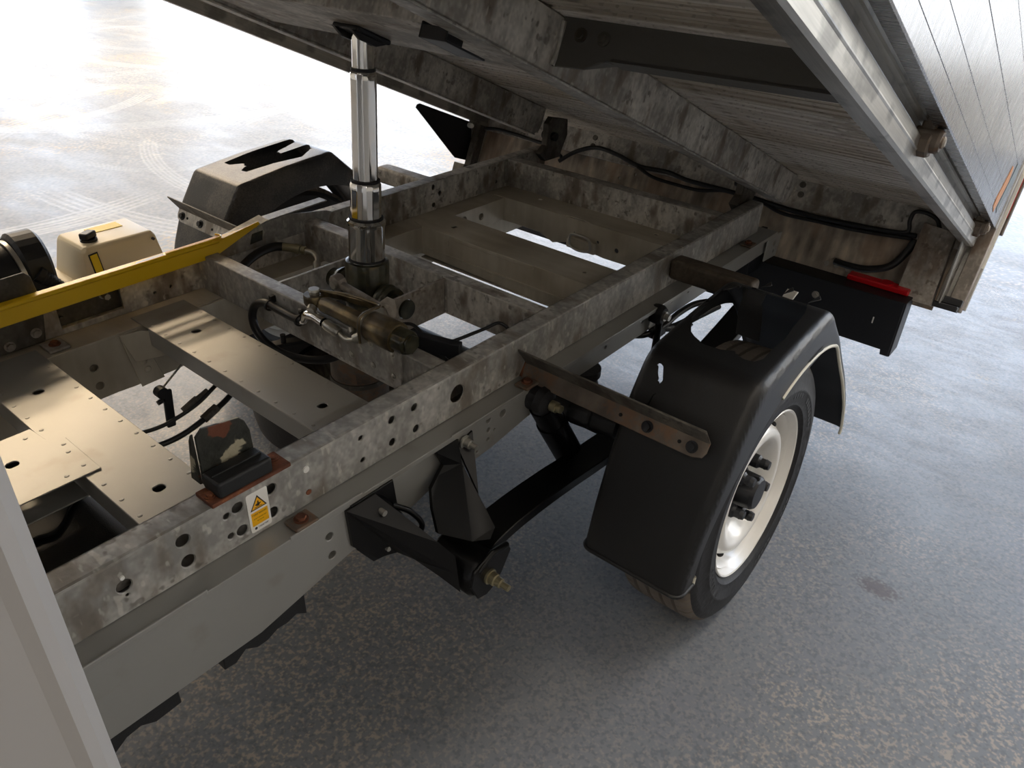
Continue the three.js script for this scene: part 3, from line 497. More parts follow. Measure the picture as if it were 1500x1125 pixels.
{
  const t = thing('hydraulic_hose', 'black hydraulic hose looping in front of the front cross member with a bright elbow', 'hose', [0.95, 0.5, -1.45]);
  part(t, 'rubber_hose', tube([[0.955, 0.701, -1.37], [0.953, 0.700, -1.40], [0.955, 0.699, -1.46], [0.955, 0.700, -1.515], [0.953, 0.680, -1.558], [0.950, 0.645, -1.575], [0.95, 0.605, -1.565], [0.96, 0.57, -1.52], [0.985, 0.555, -1.46], [1.03, 0.56, -1.39], [1.08, 0.585, -1.36], [1.13, 0.62, -1.36]], 0.0105, 90, 12), M.hose);
  part(t, 'elbow', [tube([[0.955, 0.701, -1.372], [0.950, 0.712, -1.357], [0.948, 0.730, -1.342], [0.950, 0.734, -1.325], [0.952, 0.729, -1.29]], 0.011, 30, 14)], M.chrome);
  for (const z of [-1.385, -1.50]) part(t, 'cable_tie', [lathe([0.955, 0.699, z - 0.003], [0.955, 0.699, z + 0.003], [[0.0105, 0], [0.0145, 0], [0.0145, 0.006], [0.0105, 0.006]], 20), box(0.958, 0.972, 0.704, 0.722, z - 0.006, z + 0.006)], M.blackPlastic);
}
{
  const t = thing('hydraulic_pipe', 'black hydraulic pipe with plated coupling in front of the far rail', 'pipe', [1.18, 0.66, -1.76]);
  part(t, 'rubber_hose', tube([[0.99, 0.668, -1.745], [1.04, 0.668, -1.775], [1.12, 0.69, -1.80], [1.19, 0.694, -1.808], [1.215, 0.69, -1.80]], 0.0125, 40, 12), M.hose);
  part(t, 'coupling', [lathe([1.213, 0.69, -1.802], [1.232, 0.69, -1.765], [[0, 0], [0.0125, 0], [0.0125, 0.041], [0, 0.042]], 18), hexNut([1.231, 0.69, -1.766], [1.238, 0.689, -1.748], 0.0145), hexNut([1.239, 0.689, -1.747], [1.244, 0.688, -1.735], 0.012)], M.yellowZinc);
  part(t, 'bent_pipe', [tube([[1.243, 0.688, -1.737], [1.250, 0.687, -1.712], [1.246, 0.680, -1.69], [1.232, 0.668, -1.672]], 0.007, 20, 10), hexNut([1.236, 0.672, -1.678], [1.222, 0.655, -1.662], 0.0115)], M.zinc);
}
solo('flat_bar', 'short black flat bar between the valve cylinder and the near rail', 'bar', [bar([1.012, 0.745, -1.075], [1.058, 0.738, -0.967], 0.022, 0.034, [1, 0, 0])], M.blackSteel);
solo('brake_pipe', 'thin bent black pipe rising beside the near subframe rail', 'pipe', [tube([[1.02, 0.69, -1.10], [1.06, 0.715, -1.05], [1.10, 0.72, -1.03], [1.19, 0.722, -1.015], [1.235, 0.722, -1.01], [1.245, 0.716, -1.0], [1.25, 0.70, -0.985], [1.25, 0.66, -0.975]], 0.0042, 60, 8)], M.hose);
solo('brake_pipe', 'thin black pipe with a bright end beside the ram plate', 'pipe', [tube([[1.10, 0.70, -1.20], [1.115, 0.702, -1.185], [1.12, 0.70, -1.17], [1.13, 0.66, -1.12], [1.14, 0.63, -1.08]], 0.0042, 30, 8), cyl([1.095, 0.70, -1.207], [1.10, 0.70, -1.2], 0.006)], M.hose);

// ------------------------------------------------------------------ bump stop with a chipped angle plate on the near rail
{
  const t = thing('body_buffer', 'black rubber body buffer block before a chipped, rusted angle plate', 'buffer', [0.50, 0.733, -0.93]);
  part(t, 'rubber_block', [new RoundedBoxGeometry(0.100, 0.030, 0.048, 2, 0.006).translate(0.497, 0.756, -0.936), box(0.452, 0.542, 0.7700, 0.7735, -0.938, -0.934, 0.0015)], M.rubberBlock);
  const b = part(t, 'base_plate', box(0.432, 0.580, 0.733, 0.741, -0.960, -0.912, 0.002), M.rust);
  part(b, 'bolt', bolt([0.443, 0.741, -0.935], [0, 1, 0], 0.007, 0.004), M.rust);
  part(b, 'bolt', bolt([0.566, 0.741, -0.942], [0, 1, 0], 0.007, 0.004), M.rust);
  const pl = [[0.452, 0.741], [0.548, 0.741], [0.546, 0.800], [0.539, 0.822], [0.530, 0.832], [0.466, 0.843], [0.454, 0.832]];
  part(t, 'angle_plate', [plate('z', pl, -0.970, -0.964), plate('x', [[-0.970, 0.741], [-0.970, 0.838], [-0.978, 0.825], [-0.996, 0.741]], 0.448, 0.453)], M.chipped);
}

// ------------------------------------------------------------------ wheels
const WX = 1.542, WY = 0.345;
{
  const zc = -0.506, o = [WX, 0, zc];
  const wheel = thing('road_wheel', 'black tyre on a white steel wheel with black hub and studs, beside the open floor', 'wheel', o);
  const ringOf = (prof, seg, notch) => { // prof: [radius, z offset]
    const pos = [], idx = [], n = prof.length;
    for (let i = 0; i <= seg; i++) for (let k = 0; k < n; k++) {
      const a = i / seg * Math.PI * 2; let [r, w] = prof[k]; if (notch) r -= notch(a, r, w);
      pos.push(WX + Math.cos(a) * r, WY + Math.sin(a) * r, zc + w);
    }
    for (let i = 0; i < seg; i++) for (let k = 0; k + 1 < n; k++) { const a = i * n + k, b = a + n; idx.push(a, a + 1, b, b, a + 1, b + 1); }
    const g = new THREE.BufferGeometry(); g.setAttribute('position', new THREE.Float32BufferAttribute(pos, 3)); g.setIndex(idx);
    return toCreasedNormals(g, 0.7);
  };
  const R = 0.345, tread = [], groove = [-0.050, -0.017, 0.017, 0.050];
  tread.push([R - 0.014, -0.090], [R - 0.006, -0.083], [R - 0.002, -0.074]);
  for (const g of groove) tread.push([R, g - 0.005], [R - 0.008, g - 0.0035], [R - 0.008, g + 0.0035], [R, g + 0.005]);
  tread.push([R - 0.002, 0.074], [R - 0.006, 0.083], [R - 0.014, 0.090]);
  const sipe = (a, r, w) => { const t = ((a * 64 / (Math.PI * 2)) + (Math.abs(w) > 0.03 ? Math.abs(w) * 6 : 0.5 + w * 14)) % 1, f = (t + 1) % 1; return Math.abs(w) > 0.055 ? (f < 0.16 ? 0.006 : 0) : (f < 0.10 ? 0.002 : 0); };
  part(wheel, 'tread', ringOf(tread, 640, sipe), M.tyreTread);
  const side = (s) => [[R - 0.014, 0.090], [R - 0.026, 0.097], [R - 0.030, 0.0985], [R - 0.034, 0.0985], [R - 0.050, 0.103], [R - 0.068, 0.106], [R - 0.070, 0.1072], [R - 0.073, 0.1072], [R - 0.075, 0.106], [R - 0.095, 0.1045], [R - 0.104, 0.1015], [R - 0.106, 0.102], [R - 0.109, 0.1015], [R - 0.115, 0.094], [0.2175, 0.088]].map(([r, w]) => [r, w * s]);
  const sw = part(wheel, 'sidewall', [ringOf(side(1).reverse(), 96), ringOf(side(-1), 96)], M.rubber);
  // raised moulding marks on the outer sidewall
  for (const [a0, n, r0] of [[-1.35, 5, 0.262], [-0.75, 3, 0.265], [0.35, 7, 0.262], [1.05, 4, 0.264], [2.2, 6, 0.263], [3.4, 5, 0.262]]) for (let i = 0; i < n; i++) {
    const a = a0 + i * 0.075, g = box(-0.007, 0.007, -0.009, 0.009, 0, 0.0014, 0.0005); g.rotateZ(a - Math.PI / 2); g.translate(WX + Math.cos(a) * r0, WY + Math.sin(a) * r0, zc + 0.1045); mesh('raised_mark', g, M.rubberBlock, sw, o);
  }
  const rim = [[0.2205, 0.0875], [0.2215, 0.0925], [0.2190, 0.0945], [0.2150, 0.0925], [0.2115, 0.084], [0.2085, 0.078], [0.2065, 0.0745], [0.2045, 0.077], [0.2020, 0.0735], [0.1985, 0.066], [0.196, 0.050], [0.190, 0.043], [0.184, 0.036], [0.182, 0.0], [0.184, -0.04], [0.20, -0.05], [0.204, -0.07], [0.212, -0.078], [0.2195, -0.088]];
  const rm = part(wheel, 'rim', ringOf(rim, 96), M.wheelWhite);
  const disc = [[0.186, 0.040], [0.179, 0.048], [0.172, 0.064], [0.162, 0.076], [0.151, 0.080], [0.139, 0.077], [0.127, 0.064], [0.117, 0.048], [0.107, 0.038], [0.100, 0.036], [0.04, 0.036], [0.04, 0.012], [0.10, 0.010], [0.186, 0.012]];
  part(wheel, 'wheel_disc', ringOf(disc, 80), M.wheelWhite, 'white dished wheel disc');
  for (let i = 0; i < 10; i++) { const a = i / 10 * 6.2832 + 0.35, r = 0.1735, g = new THREE.SphereGeometry(1, 14, 10); g.scale(0.0075, 0.018, 0.007); g.rotateZ(a); g.translate(WX + Math.cos(a) * r, WY + Math.sin(a) * r, zc + 0.062); part(wheel, 'vent_hole_shade', g, M.hole); }  // black solids painted as the dark of vent holes, disc is uncut
  part(wheel, 'hub', [lathe([WX, WY, zc - 0.03], [WX, WY, zc + 0.095], [[0.04, 0], [0.052, 0.03], [0.052, 0.072], [0.046, 0.078], [0.044, 0.116], [0.038, 0.124], [0, 0.125]], 32)], M.blackSteel);
  for (let i = 0; i < 5; i++) {
    const a = i / 5 * 6.2832 + 0.95, x = WX + Math.cos(a) * 0.074, y = WY + Math.sin(a) * 0.074;
    part(wheel, 'stud_nut', [lathe([x, y, zc + 0.034], [x, y, zc + 0.094], [[0, 0], [0.022, 0], [0.022, 0.008], [0.0175, 0.011], [0.0175, 0.030], [0.014, 0.034], [0.0125, 0.036], [0.0125, 0.046], [0.0135, 0.048], [0.011, 0.058], [0, 0.060]], 14)], M.blackSteel);
  }
  part(wheel, 'hub_rib', [0, 1, 2, 3, 4].map((i) => { const a = i / 5 * 6.2832 + 0.95 + 0.63; return box(-0.006, 0.006, -0.006, 0.006, 0, 0.02, 0.002).translate(WX + Math.cos(a) * 0.046, WY + Math.sin(a) * 0.046, zc + 0.07); })[0], M.blackSteel);
  wheel.rotation.x = -0.04; wheel.position.z += 0.006;
  const farWheel = wheel.clone(); farWheel.name = numbered('road_wheel'); farWheel.position.set(WX, 0, mirrorZ(zc)); farWheel.rotation.set(0, Math.PI, 0); scene.add(farWheel);
  farWheel.userData = { label: 'dusty black tyre half hidden inside the far mudguard', category: 'wheel' };
}
solo('axle_tube', 'black round axle tube running across between the two wheels', 'axle', [cyl([WX, WY, -0.64], [WX, WY, -2.16], 0.035), cyl([WX, WY, -0.615], [WX, WY, -0.66], 0.11, 0.09), cyl([WX, WY, -2.185], [WX, WY, -2.14], 0.11, 0.09)], M.blackSteel);

// ------------------------------------------------------------------ mudguards
// a moulded shell: a row of cross sections along a side profile; cells inside the torn openings are left out
function mudguard({ prof, zIn, zOut, flare, rIn, rOut, holes, step = 0.0075, W = 8, RC = 0.022 }) {
  const dense = [];
  for (let i = 0; i + 1 < prof.length; i++) { const [a, b] = [prof[i], prof[i + 1]], L = Math.hypot(b[0] - a[0], b[1] - a[1]), n = Math.max(1, Math.round(L / 0.004)); for (let k = 0; k < n; k++) dense.push([a[0] + (b[0] - a[0]) * k / n, a[1] + (b[1] - a[1]) * k / n]); }
  dense.push(prof[prof.length - 1]);
  const sm = dense.map((p, i) => { const w = Math.min(W, i, dense.length - 1 - i); let x = 0, y = 0; for (let k = -w; k <= w; k++) { x += dense[i + k][0]; y += dense[i + k][1]; } return [x / (2 * w + 1), y / (2 * w + 1)]; });
  const cum = [0]; for (let i = 1; i < sm.length; i++) cum.push(cum[i - 1] + Math.hypot(sm[i][0] - sm[i - 1][0], sm[i][1] - sm[i - 1][1]));
  const L = cum[cum.length - 1], NS = Math.round(L / step);
  const at = (s) => { let i = 1; while (i < cum.length - 1 && cum[i] < s) i++; const f = clamp((s - cum[i - 1]) / (cum[i] - cum[i - 1])); return [sm[i - 1][0] + (sm[i][0] - sm[i - 1][0]) * f, sm[i - 1][1] + (sm[i][1] - sm[i - 1][1]) * f]; };
  const sNear = (x, y) => { let b = 0, bd = 9; sm.forEach((p, i) => { const d = Math.hypot(p[0] - x, p[1] - y); if (d < bd) { bd = d; b = i; } }); return cum[b]; };
  const polys = holes.map((h) => h.map(([x, y, z]) => [sNear(x, y), z]));
  const inside = (P, s, z) => { let c = false; for (let i = 0, j = P.length - 1; i < P.length; j = i++) if ((P[i][1] > z) !== (P[j][1] > z) && s < (P[j][0] - P[i][0]) * (z - P[i][1]) / (P[j][1] - P[i][1]) + P[i][0]) c = !c; return c; };
  const snap = (s, z) => { let bs = s, bz = z, bd = step * 0.55; for (const P of polys) for (let i = 0, j = P.length - 1; i < P.length; j = i++) { const [as, az] = P[j], [es, ez] = [P[i][0] - as, P[i][1] - az], t = clamp(((s - as) * es + (z - az) * ez) / (es * es + ez * ez)), qs = as + es * t, qz = az + ez * t, d = Math.hypot(s - qs, z - qz); if (d < bd) { bd = d; bs = qs; bz = qz; } } return [bs, bz]; };
  const sg = Math.sign(zOut - zIn), NF = 5, NC = 5, NT = Math.round(Math.abs(zOut - zIn) / step);
  const cols = [];
  for (let i = 0; i < NF; i++) cols.push(['in', 1 - i / NF]);
  for (let i = 0; i <= NC; i++) cols.push(['ci', i / NC]);
  for (let i = 1; i < NT; i++) cols.push(['top', i / NT]);
  for (let i = 0; i <= NC; i++) cols.push(['co', i / NC]);
  for (let i = 1; i <= NF; i++) cols.push(['out', i / NF]);
  const NCOL = cols.length, up = [], lo = [], solid = [], th = 0.004;
  for (let i = 0; i <= NS; i++) {
    const s0 = L * i / NS, f = i / NS, zo = zOut + sg * flare(f), row = [];
    const q0 = at(s0), rad = Math.hypot(q0[0] - WX - 0.03, q0[1] - WY + 0.02);
    const dIn = () => Math.max(0.03, rad - rIn(f)), dOut = () => Math.max(0.032, rad - rOut(f));
    for (const [k, t] of cols) {
      let s = s0, z, dep = 0;
      if (k === 'in') { z = zIn; dep = RC + Math.max(0, dIn(f) - RC) * t; } else if (k === 'out') { z = zo; dep = RC + Math.max(0, dOut(f) - RC) * t; }
      else if (k === 'ci') { z = zIn + sg * RC * (1 - Math.cos(t * Math.PI / 2)); dep = RC * (1 - Math.sin(t * Math.PI / 2)); }
      else if (k === 'co') { z = zo - sg * RC * (1 - Math.sin(t * Math.PI / 2)); dep = RC * (1 - Math.cos(t * Math.PI / 2)); z = zo - sg * RC + sg * RC * Math.sin(t * Math.PI / 2); }
      else { z = zIn + sg * RC + (zo - zIn - 2 * sg * RC) * t; [s, z] = snap(s0, z); }
      const p = at(clamp(s, 0, L)), cx = WX + 0.03 - p[0], cy = WY - 0.02 - p[1], cl = Math.hypot(cx, cy);
      row.push([p[0] + cx / cl * dep, p[1] + cy / cl * dep, z, cx / cl, cy / cl, k, s]);
    }
    up.push(row);
  }
  const gone = (i, j) => { const k = cols[j][0], k2 = cols[j + 1][0]; if (k === 'in' || k2 === 'out' || k === 'out') return false; const a = up[i][j], b = up[i + 1][j + 1], c = up[i + 1][j], d = up[i][j + 1]; return polys.some((P) => inside(P, (a[6] + b[6] + c[6] + d[6]) / 4, (a[2] + b[2] + c[2] + d[2]) / 4)); };
  const pos = [], idx = [], N = (NS + 1) * NCOL, g = new THREE.BufferGeometry();
  for (const layer of [0, 1]) for (const row of up) row.forEach(([x, y, z, nx, ny, k, s], j) => { const side = k === 'in' ? 1 : k === 'out' ? -1 : 0; pos.push(x + (layer && !side ? nx * th : 0), y + (layer && !side ? ny * th : 0), z + (layer ? side * sg * th : 0)); });
  const cell = []; for (let i = 0; i < NS; i++) { cell.push([]); for (let j = 0; j + 1 < NCOL; j++) cell[i].push(!gone(i, j)); }
  const quad = (a, b, c, d) => sg > 0 ? idx.push(a, c, b, b, c, d) : idx.push(a, b, c, b, d, c);
  for (let i = 0; i < NS; i++) for (let j = 0; j + 1 < NCOL; j++) if (cell[i][j]) {
    const a = i * NCOL + j, b = a + 1, c = a + NCOL, d = c + 1;
    quad(a, b, c, d); quad(b + N, a + N, d + N, c + N);
    if (!cell[i - 1]?.[j]) quad(a + N, b + N, a, b);
    if (!cell[i + 1]?.[j]) quad(c, d, c + N, d + N);
    if (j === 0 || !cell[i][j - 1]) quad(a + N, a, c + N, c);
    if (j + 2 === NCOL || !cell[i][j + 1]) quad(b, b + N, d, d + N);
  }
  g.setAttribute('position', new THREE.Float32BufferAttribute(pos, 3)); g.setIndex(idx);
  const lip = up.map((r) => r[NCOL - 1].slice(0, 3));
  return { geo: toCreasedNormals(g, 0.7), lip, front: up[0].map((r) => r.slice(0, 3)), at, L };
}
const guardProf = [[1.136, 0.316], [1.158, 0.42], [1.198, 0.55], [1.248, 0.67], [1.312, 0.765], [1.50, 0.790], [1.685, 0.805], [1.80, 0.70], [1.92, 0.545], [1.99, 0.43], [2.035, 0.315]];
{
  const top = [[1.464, -0.641], [1.505, -0.650], [1.549, -0.650], [1.60, -0.648], [1.635, -0.641], [1.665, -0.615], [1.69, -0.601], [1.668, -0.58], [1.672, -0.545], [1.69, -0.512], [1.685, -0.466], [1.63, -0.450], [1.56, -0.447], [1.505, -0.441], [1.45, -0.446], [1.409, -0.446], [1.388, -0.457], [1.384, -0.48], [1.398, -0.507], [1.388, -0.53], [1.384, -0.569], [1.397, -0.60], [1.41, -0.615], [1.43, -0.625]].map(([x, z]) => [x, 0.785, z]);
  const s1 = [[1.306, 0.742, -0.625], [1.304, 0.735, -0.611], [1.292, 0.707, -0.598], [1.290, 0.70, -0.602], [1.298, 0.722, -0.617]];
  const s2 = [[1.272, 0.662, -0.648], [1.268, 0.652, -0.638], [1.256, 0.620, -0.626], [1.250, 0.607, -0.632], [1.255, 0.618, -0.645]];
  const s3 = [[1.280, 0.68, -0.603], [1.268, 0.65, -0.608], [1.267, 0.647, -0.612], [1.279, 0.678, -0.607]];
  const g = mudguard({ prof: guardProf, zIn: -0.662, zOut: -0.40, flare: (f) => 0.028 * sst(0.62, 1, f) - 0.012 * sst(0.25, 0, f), rIn: () => 0.425, rOut: (f) => 0.372 + 0.05 * sst(0.3, 0.9, f), holes: [top, s1, s2, s3], step: 0.006 });
  const t = thing('mudguard', 'black plastic mudguard with a torn open top over the near wheel', 'mudguard', [WX, 0.28, -0.53]);
  part(t, 'shell', g.geo, M.guard);
  const n = g.lip.length, i0 = Math.round(n * 0.40);
  part(t, 'edge_trim', tube(g.lip.filter((p, i) => i >= i0 && (i - i0) % 4 === 0).concat([g.lip[n - 1]]), 0.0042, 120, 8), M.trim, 'cream edge strip along the wheel opening');
  part(t, 'edge_trim', tube(g.lip.slice(0, 5), 0.0042, 12, 8), M.trim);
  part(t, 'bottom_bead', tube(g.front.filter((p, j) => j % 2 === 0 && j > 3).concat([g.front[g.front.length - 5]]), 0.005, 60, 8), M.guard);
  // torn strip that hangs down into the opening
  const strip = []; for (const [x, y, z] of [[1.672, 0.795, -0.59], [1.66, 0.775, -0.585], [1.652, 0.745, -0.58], [1.648, 0.715, -0.575], [1.640, 0.69, -0.57]]) strip.push([x, y, z]);
  const sp = [], si = []; strip.forEach(([x, y, z], i) => { const w = 0.030 - (i === 1 ? 0.006 : 0); for (const [dx, dz] of [[0, -w], [0, w], [0.004, -w], [0.004, w]]) sp.push(x + dx, y, z + dz); if (i) { const a = (i - 1) * 4, b = i * 4; si.push(a, a + 1, b, b, a + 1, b + 1, a + 2, b + 2, a + 3, a + 3, b + 2, b + 3, a + 1, a + 3, b + 1, b + 1, a + 3, b + 3, a, b, a + 2, a + 2, b, b + 2); } });
  const sgm = new THREE.BufferGeometry(); sgm.setAttribute('position', new THREE.Float32BufferAttribute(sp, 3)); sgm.setIndex(si);
  part(t, 'torn_flap', toCreasedNormals(sgm, 0.6), M.guard, 'strip of torn plastic hanging in the opening');
  for (const [x, z, dx, dz] of [[1.612, -0.645, 0.03, 0.004], [1.70, -0.585, 0.022, 0.006], [1.70, -0.53, 0.03, 0.002], [1.695, -0.468, 0.035, 0.006]]) part(t, 'torn_edge', slab([[x, 0.797, z], [x + dx, 0.801, z + dz], [x + dx + 0.012, 0.806, z + dz + 0.004], [x + dx, 0.799, z + dz + 0.012]], 0.002), M.guard);
  // moulded size marking
  const cv = document.createElement('canvas'); cv.width = 256; cv.height = 64; const c = cv.getContext('2d'); c.fillStyle = '#3a3b3b'; c.fillRect(0, 0, 256, 64); c.fillStyle = '#c9ccc8'; c.font = 'bold 46px sans-serif'; c.fillText('N2×00', 40, 48);
  const tx = new THREE.CanvasTexture(cv); tx.colorSpace = THREE.SRGBColorSpace;
  const mg = new THREE.PlaneGeometry(0.085, 0.021).toNonIndexed(); mg.rotateZ(0.09); mg.translate(1.62, 0.712, -0.3985); mg.userData.keep = true;
  part(t, 'size_mark', mg, std({ map: tx, roughness: 0.5 }), 'small pale size marking');
}
{
  const top = [[1.398, -2.352], [1.55, -2.362], [1.680, -2.363], [1.669, -2.322], [1.574, -2.291], [1.567, -2.264], [1.680, -2.269], [1.662, -2.223], [1.588, -2.179], [1.48, -2.205], [1.394, -2.22], [1.39, -2.244], [1.421, -2.262], [1.43, -2.29], [1.40, -2.32]].map(([x, z]) => [x, 0.785, z]);
  const g = mudguard({ prof: guardProf, zIn: -2.140, zOut: -2.395, flare: () => 0, rIn: (f) => 0.365 + 0.04 * sst(0.4, 0.9, f), rOut: () => 0.39, holes: [top], step: 0.0075, W: 3, RC: 0.012 });
  const t = thing('mudguard', 'black plastic mudguard with a jagged slot cut in its dusty top over the far wheel', 'mudguard', [WX, 0.28, -2.27]);
  part(t, 'shell', g.geo, M.guardDustySheen);
}
// angle irons and tubes that hold the mudguards
function guardBracket(z0, z1, label, m) {
  const t = thing('mudguard_bracket', label, 'bracket', [1.235, 0.6, (z0 + z1) / 2]), s = Math.sign(z1 - z0);
  const end = [[z1 - s * 0.02, 0], [z1 - s * 0.004, 0.3], [z1, 0.7], [z1, 1]];
  part(t, 'bolted_leg', slab([[1.222, 0.662, z0], [1.203, 0.626, z0], [1.203, 0.626, z1 - s * 0.026], [1.206, 0.632, z1 - s * 0.006], [1.212, 0.643, z1], [1.222, 0.662, z1]], 0.005), m);
  part(t, 'upper_leg', slab([[1.222, 0.662, z0], [1.188, 0.708, z0], [1.188, 0.708, z1], [1.222, 0.662, z1]], 0.005), M.darkSteel);
  for (const z of [z1 - s * 0.032, z1 - s * 0.135]) part(t, 'bolt', [...bolt([1.210, 0.645, z], [-0.89, 0.46, 0], 0.009, 0.008)], M.blackSteel);
  for (const z of [z1 - s * 0.20, z1 - s * 0.06]) part(t, 'small_hole_shade', cyl([1.2115, 0.644, z], [1.2085, 0.6455, z], 0.004, 0.004, 14), M.hole);  // black discs painted as the dark of drilled holes
  part(t, 'foot_weld', tube([[1.226, 0.66, z0 - s * 0.001], [1.206, 0.63, z0 - s * 0.001]], 0.006, 6, 8), M.rust);
  return t;
}
guardBracket(-0.913, -0.448, 'rusty angle iron bracket bolted across the front of the near mudguard', M.rustGalv);
guardBracket(-1.889, -2.36, 'grey angle iron bracket bolted across the front of the far mudguard', M.galv);
for (const [z0, z1, l] of [[-0.915, -0.668, 'dirty galvanised support tube running from the near rail into the near mudguard'], [-1.887, -2.132, 'galvanised support tube running from the far rail behind the far mudguard']]) solo('support_tube', l, 'support tube', [new RoundedBoxGeometry(0.06, 0.06, Math.abs(z1 - z0), 3, 0.012).translate(1.90, 0.690, (z0 + z1) / 2)], z0 > -1 ? M.tube : M.galvDirtyLightened);

// ------------------------------------------------------------------ spring, hanger and damper on the near side
{
  const t = thing('spring_hanger', 'black painted spring hanger with two flared legs bolted to the near side of the chassis', 'spring hanger', [0.82, 0.34, -0.79]);
  part(t, 'web_plate', plate('z', [[0.658, 0.622], [0.76, 0.622], [0.78, 0.46], [0.745, 0.445], [0.70, 0.455], [0.664, 0.51]], -0.8685, -0.863), M.blackPaint);
  part(t, 'front_leg', [warp([[0.711, 0.621, -0.862], [0.750, 0.559, -0.812], [0.779, 0.511, -0.770], [0.800, 0.476, -0.745], [0.799, 0.433, -0.738], [0.804, 0.382, -0.735], [0.768, 0.438, -0.760], [0.741, 0.477, -0.797], [0.725, 0.488, -0.826], [0.711, 0.482, -0.840], [0.699, 0.474, -0.852], [0.653, 0.528, -0.866], [0.646, 0.619, -0.866]], 0.008), warp([[0.711, 0.621, -0.862], [0.800, 0.476, -0.745], [0.800, 0.474, -0.80], [0.735, 0.60, -0.868]], 0.004)], M.blackPaint);
  part(t, 'rear_leg', [warp([[0.940, 0.619, -0.868], [0.935, 0.567, -0.852], [0.930, 0.517, -0.800], [0.915, 0.475, -0.742], [0.892, 0.462, -0.735], [0.849, 0.480, -0.745], [0.805, 0.500, -0.795], [0.826, 0.528, -0.830], [0.848, 0.552, -0.855], [0.879, 0.563, -0.866], [0.897, 0.577, -0.868], [0.877, 0.619, -0.870]], 0.008), warp([[0.940, 0.60, -0.868], [0.985, 0.616, -0.868], [0.985, 0.56, -0.868], [0.93, 0.52, -0.80]], 0.006)], M.blackPaint);
  part(t, 'eye_housing', [lathe([0.86, 0.395, -0.83], [0.86, 0.395, -0.715], [[0, 0], [0.045, 0.0], [0.05, 0.006], [0.05, 0.105], [0.044, 0.115], [0, 0.115]], 36)], M.blackPaint);
  part(t, 'cover_cheek', [plate('z', [[0.812, 0.40], [0.82, 0.435], [0.875, 0.455], [0.925, 0.44], [0.935, 0.42], [0.908, 0.375], [0.885, 0.352], [0.86, 0.345], [0.835, 0.352]], -0.716, -0.709, { bevel: 0.002 }), tube([[0.835, 0.425, -0.712], [0.875, 0.446, -0.712], [0.925, 0.436, -0.714]], 0.007, 20, 8)], M.blackPaint);
  const b = part(t, 'spring_bolt', [lathe([0.866, 0.394, -0.709], [0.866, 0.394, -0.655], [[0, 0], [0.017, 0], [0.017, 0.005], [0.0135, 0.006], [0.0135, 0.018], [0.0105, 0.02], [0.0105, 0.032], [0.007, 0.034], [0.007, 0.052], [0, 0.054]], 14)], M.yellowZinc);
  for (const [x, y] of [[0.712, 0.502], [0.706, 0.594], [0.958, 0.604]]) part(t, 'mounting_bolt', lathe([x, y, -0.863], [x, y, -0.828], [[0, 0], [0.015, 0], [0.015, 0.004], [0.010, 0.005], [0.010, 0.017], [0.006, 0.018], [0.006, 0.034], [0, 0.035]], 14), M.zinc);
  part(t, 'stiffener', tube([[0.745, 0.575, -0.853], [0.775, 0.55, -0.835], [0.79, 0.515, -0.82], [0.772, 0.48, -0.83]], 0.006, 24, 8), M.blackPaint);
}
{ // a broad single leaf from the hanger eye to the axle
  const pts = [[0.87, 0.405], [0.95, 0.425], [1.05, 0.428], [1.18, 0.420], [1.32, 0.405], [1.52, 0.395], [1.75, 0.41], [2.0, 0.46], [2.15, 0.50]], up = [], lo = [];
  const cv = new THREE.CatmullRomCurve3(pts.map((p) => V3(p[0], p[1], 0))).getPoints(50);
  for (const p of cv) { up.push([p.x, p.y + 0.013]); lo.unshift([p.x, p.y - 0.013]); }
  const t = thing('leaf_spring', 'broad black leaf spring running back from the hanger to the axle', 'leaf spring', [1.5, 0.38, -0.77]);
  part(t, 'leaf', plate('z', up.concat(lo), -0.815, -0.735, { bevel: 0.002 }), M.blackPaint);
  part(t, 'axle_clamp', [box(1.46, 1.57, 0.385, 0.43, -0.825, -0.725), ...[-0.82, -0.73].flatMap((z) => [1.475, 1.555].map((x) => cyl([x, 0.30, z], [x, 0.445, z], 0.007)))], M.blackSteel);
  part(t, 'front_eye', cyl([0.865, 0.397, -0.82], [0.865, 0.397, -0.73], 0.034), M.blackPaint);
}
{
  const t = thing('shock_absorber', 'black shock absorber slanting down behind the spring hanger', 'shock absorber', [1.25, 0.35, -0.82]);
  part(t, 'upper_bush', [lathe([1.195, 0.60, -0.885], [1.195, 0.60, -0.815], [[0, 0], [0.036, 0], [0.036, 0.012], [0.030, 0.016], [0.030, 0.036], [0.035, 0.04], [0.032, 0.058], [0.02, 0.066], [0, 0.07]], 28)], M.rubber);
  part(t, 'upper_nut', [cyl([1.195, 0.60, -0.816], [1.195, 0.60, -0.800], 0.013, 0.013, 20), hexNut([1.195, 0.60, -0.800], [1.195, 0.60, -0.788], 0.010)], M.yellowZinc);
  part(t, 'body', [cyl([1.20, 0.585, -0.845], [1.325, 0.37, -0.83], 0.032, 0.032, 28), cyl([1.235, 0.525, -0.842], [1.325, 0.37, -0.83], 0.036, 0.036, 28)], M.blackPaint);
}
solo('bump_stop', 'grey ribbed bump stop cylinder behind the mudguard bracket', 'bump stop', [lathe([1.30, 0.535, -0.83], [1.33, 0.525, -0.70], [[0, 0], [0.030, 0], [0.034, 0.01], [0.034, 0.05], [0.030, 0.056], [0.034, 0.062], [0.034, 0.12], [0.026, 0.13], [0, 0.132]], 28)], M.blackPlastic);
solo('bump_stop', 'black rubber bump stop under the chassis rail behind the bracket', 'bump stop', [lathe([1.45, 0.555, -0.90], [1.45, 0.48, -0.90], [[0, 0], [0.045, 0], [0.045, 0.02], [0.036, 0.028], [0.042, 0.045], [0.03, 0.07], [0, 0.075]], 28)], M.rubber);
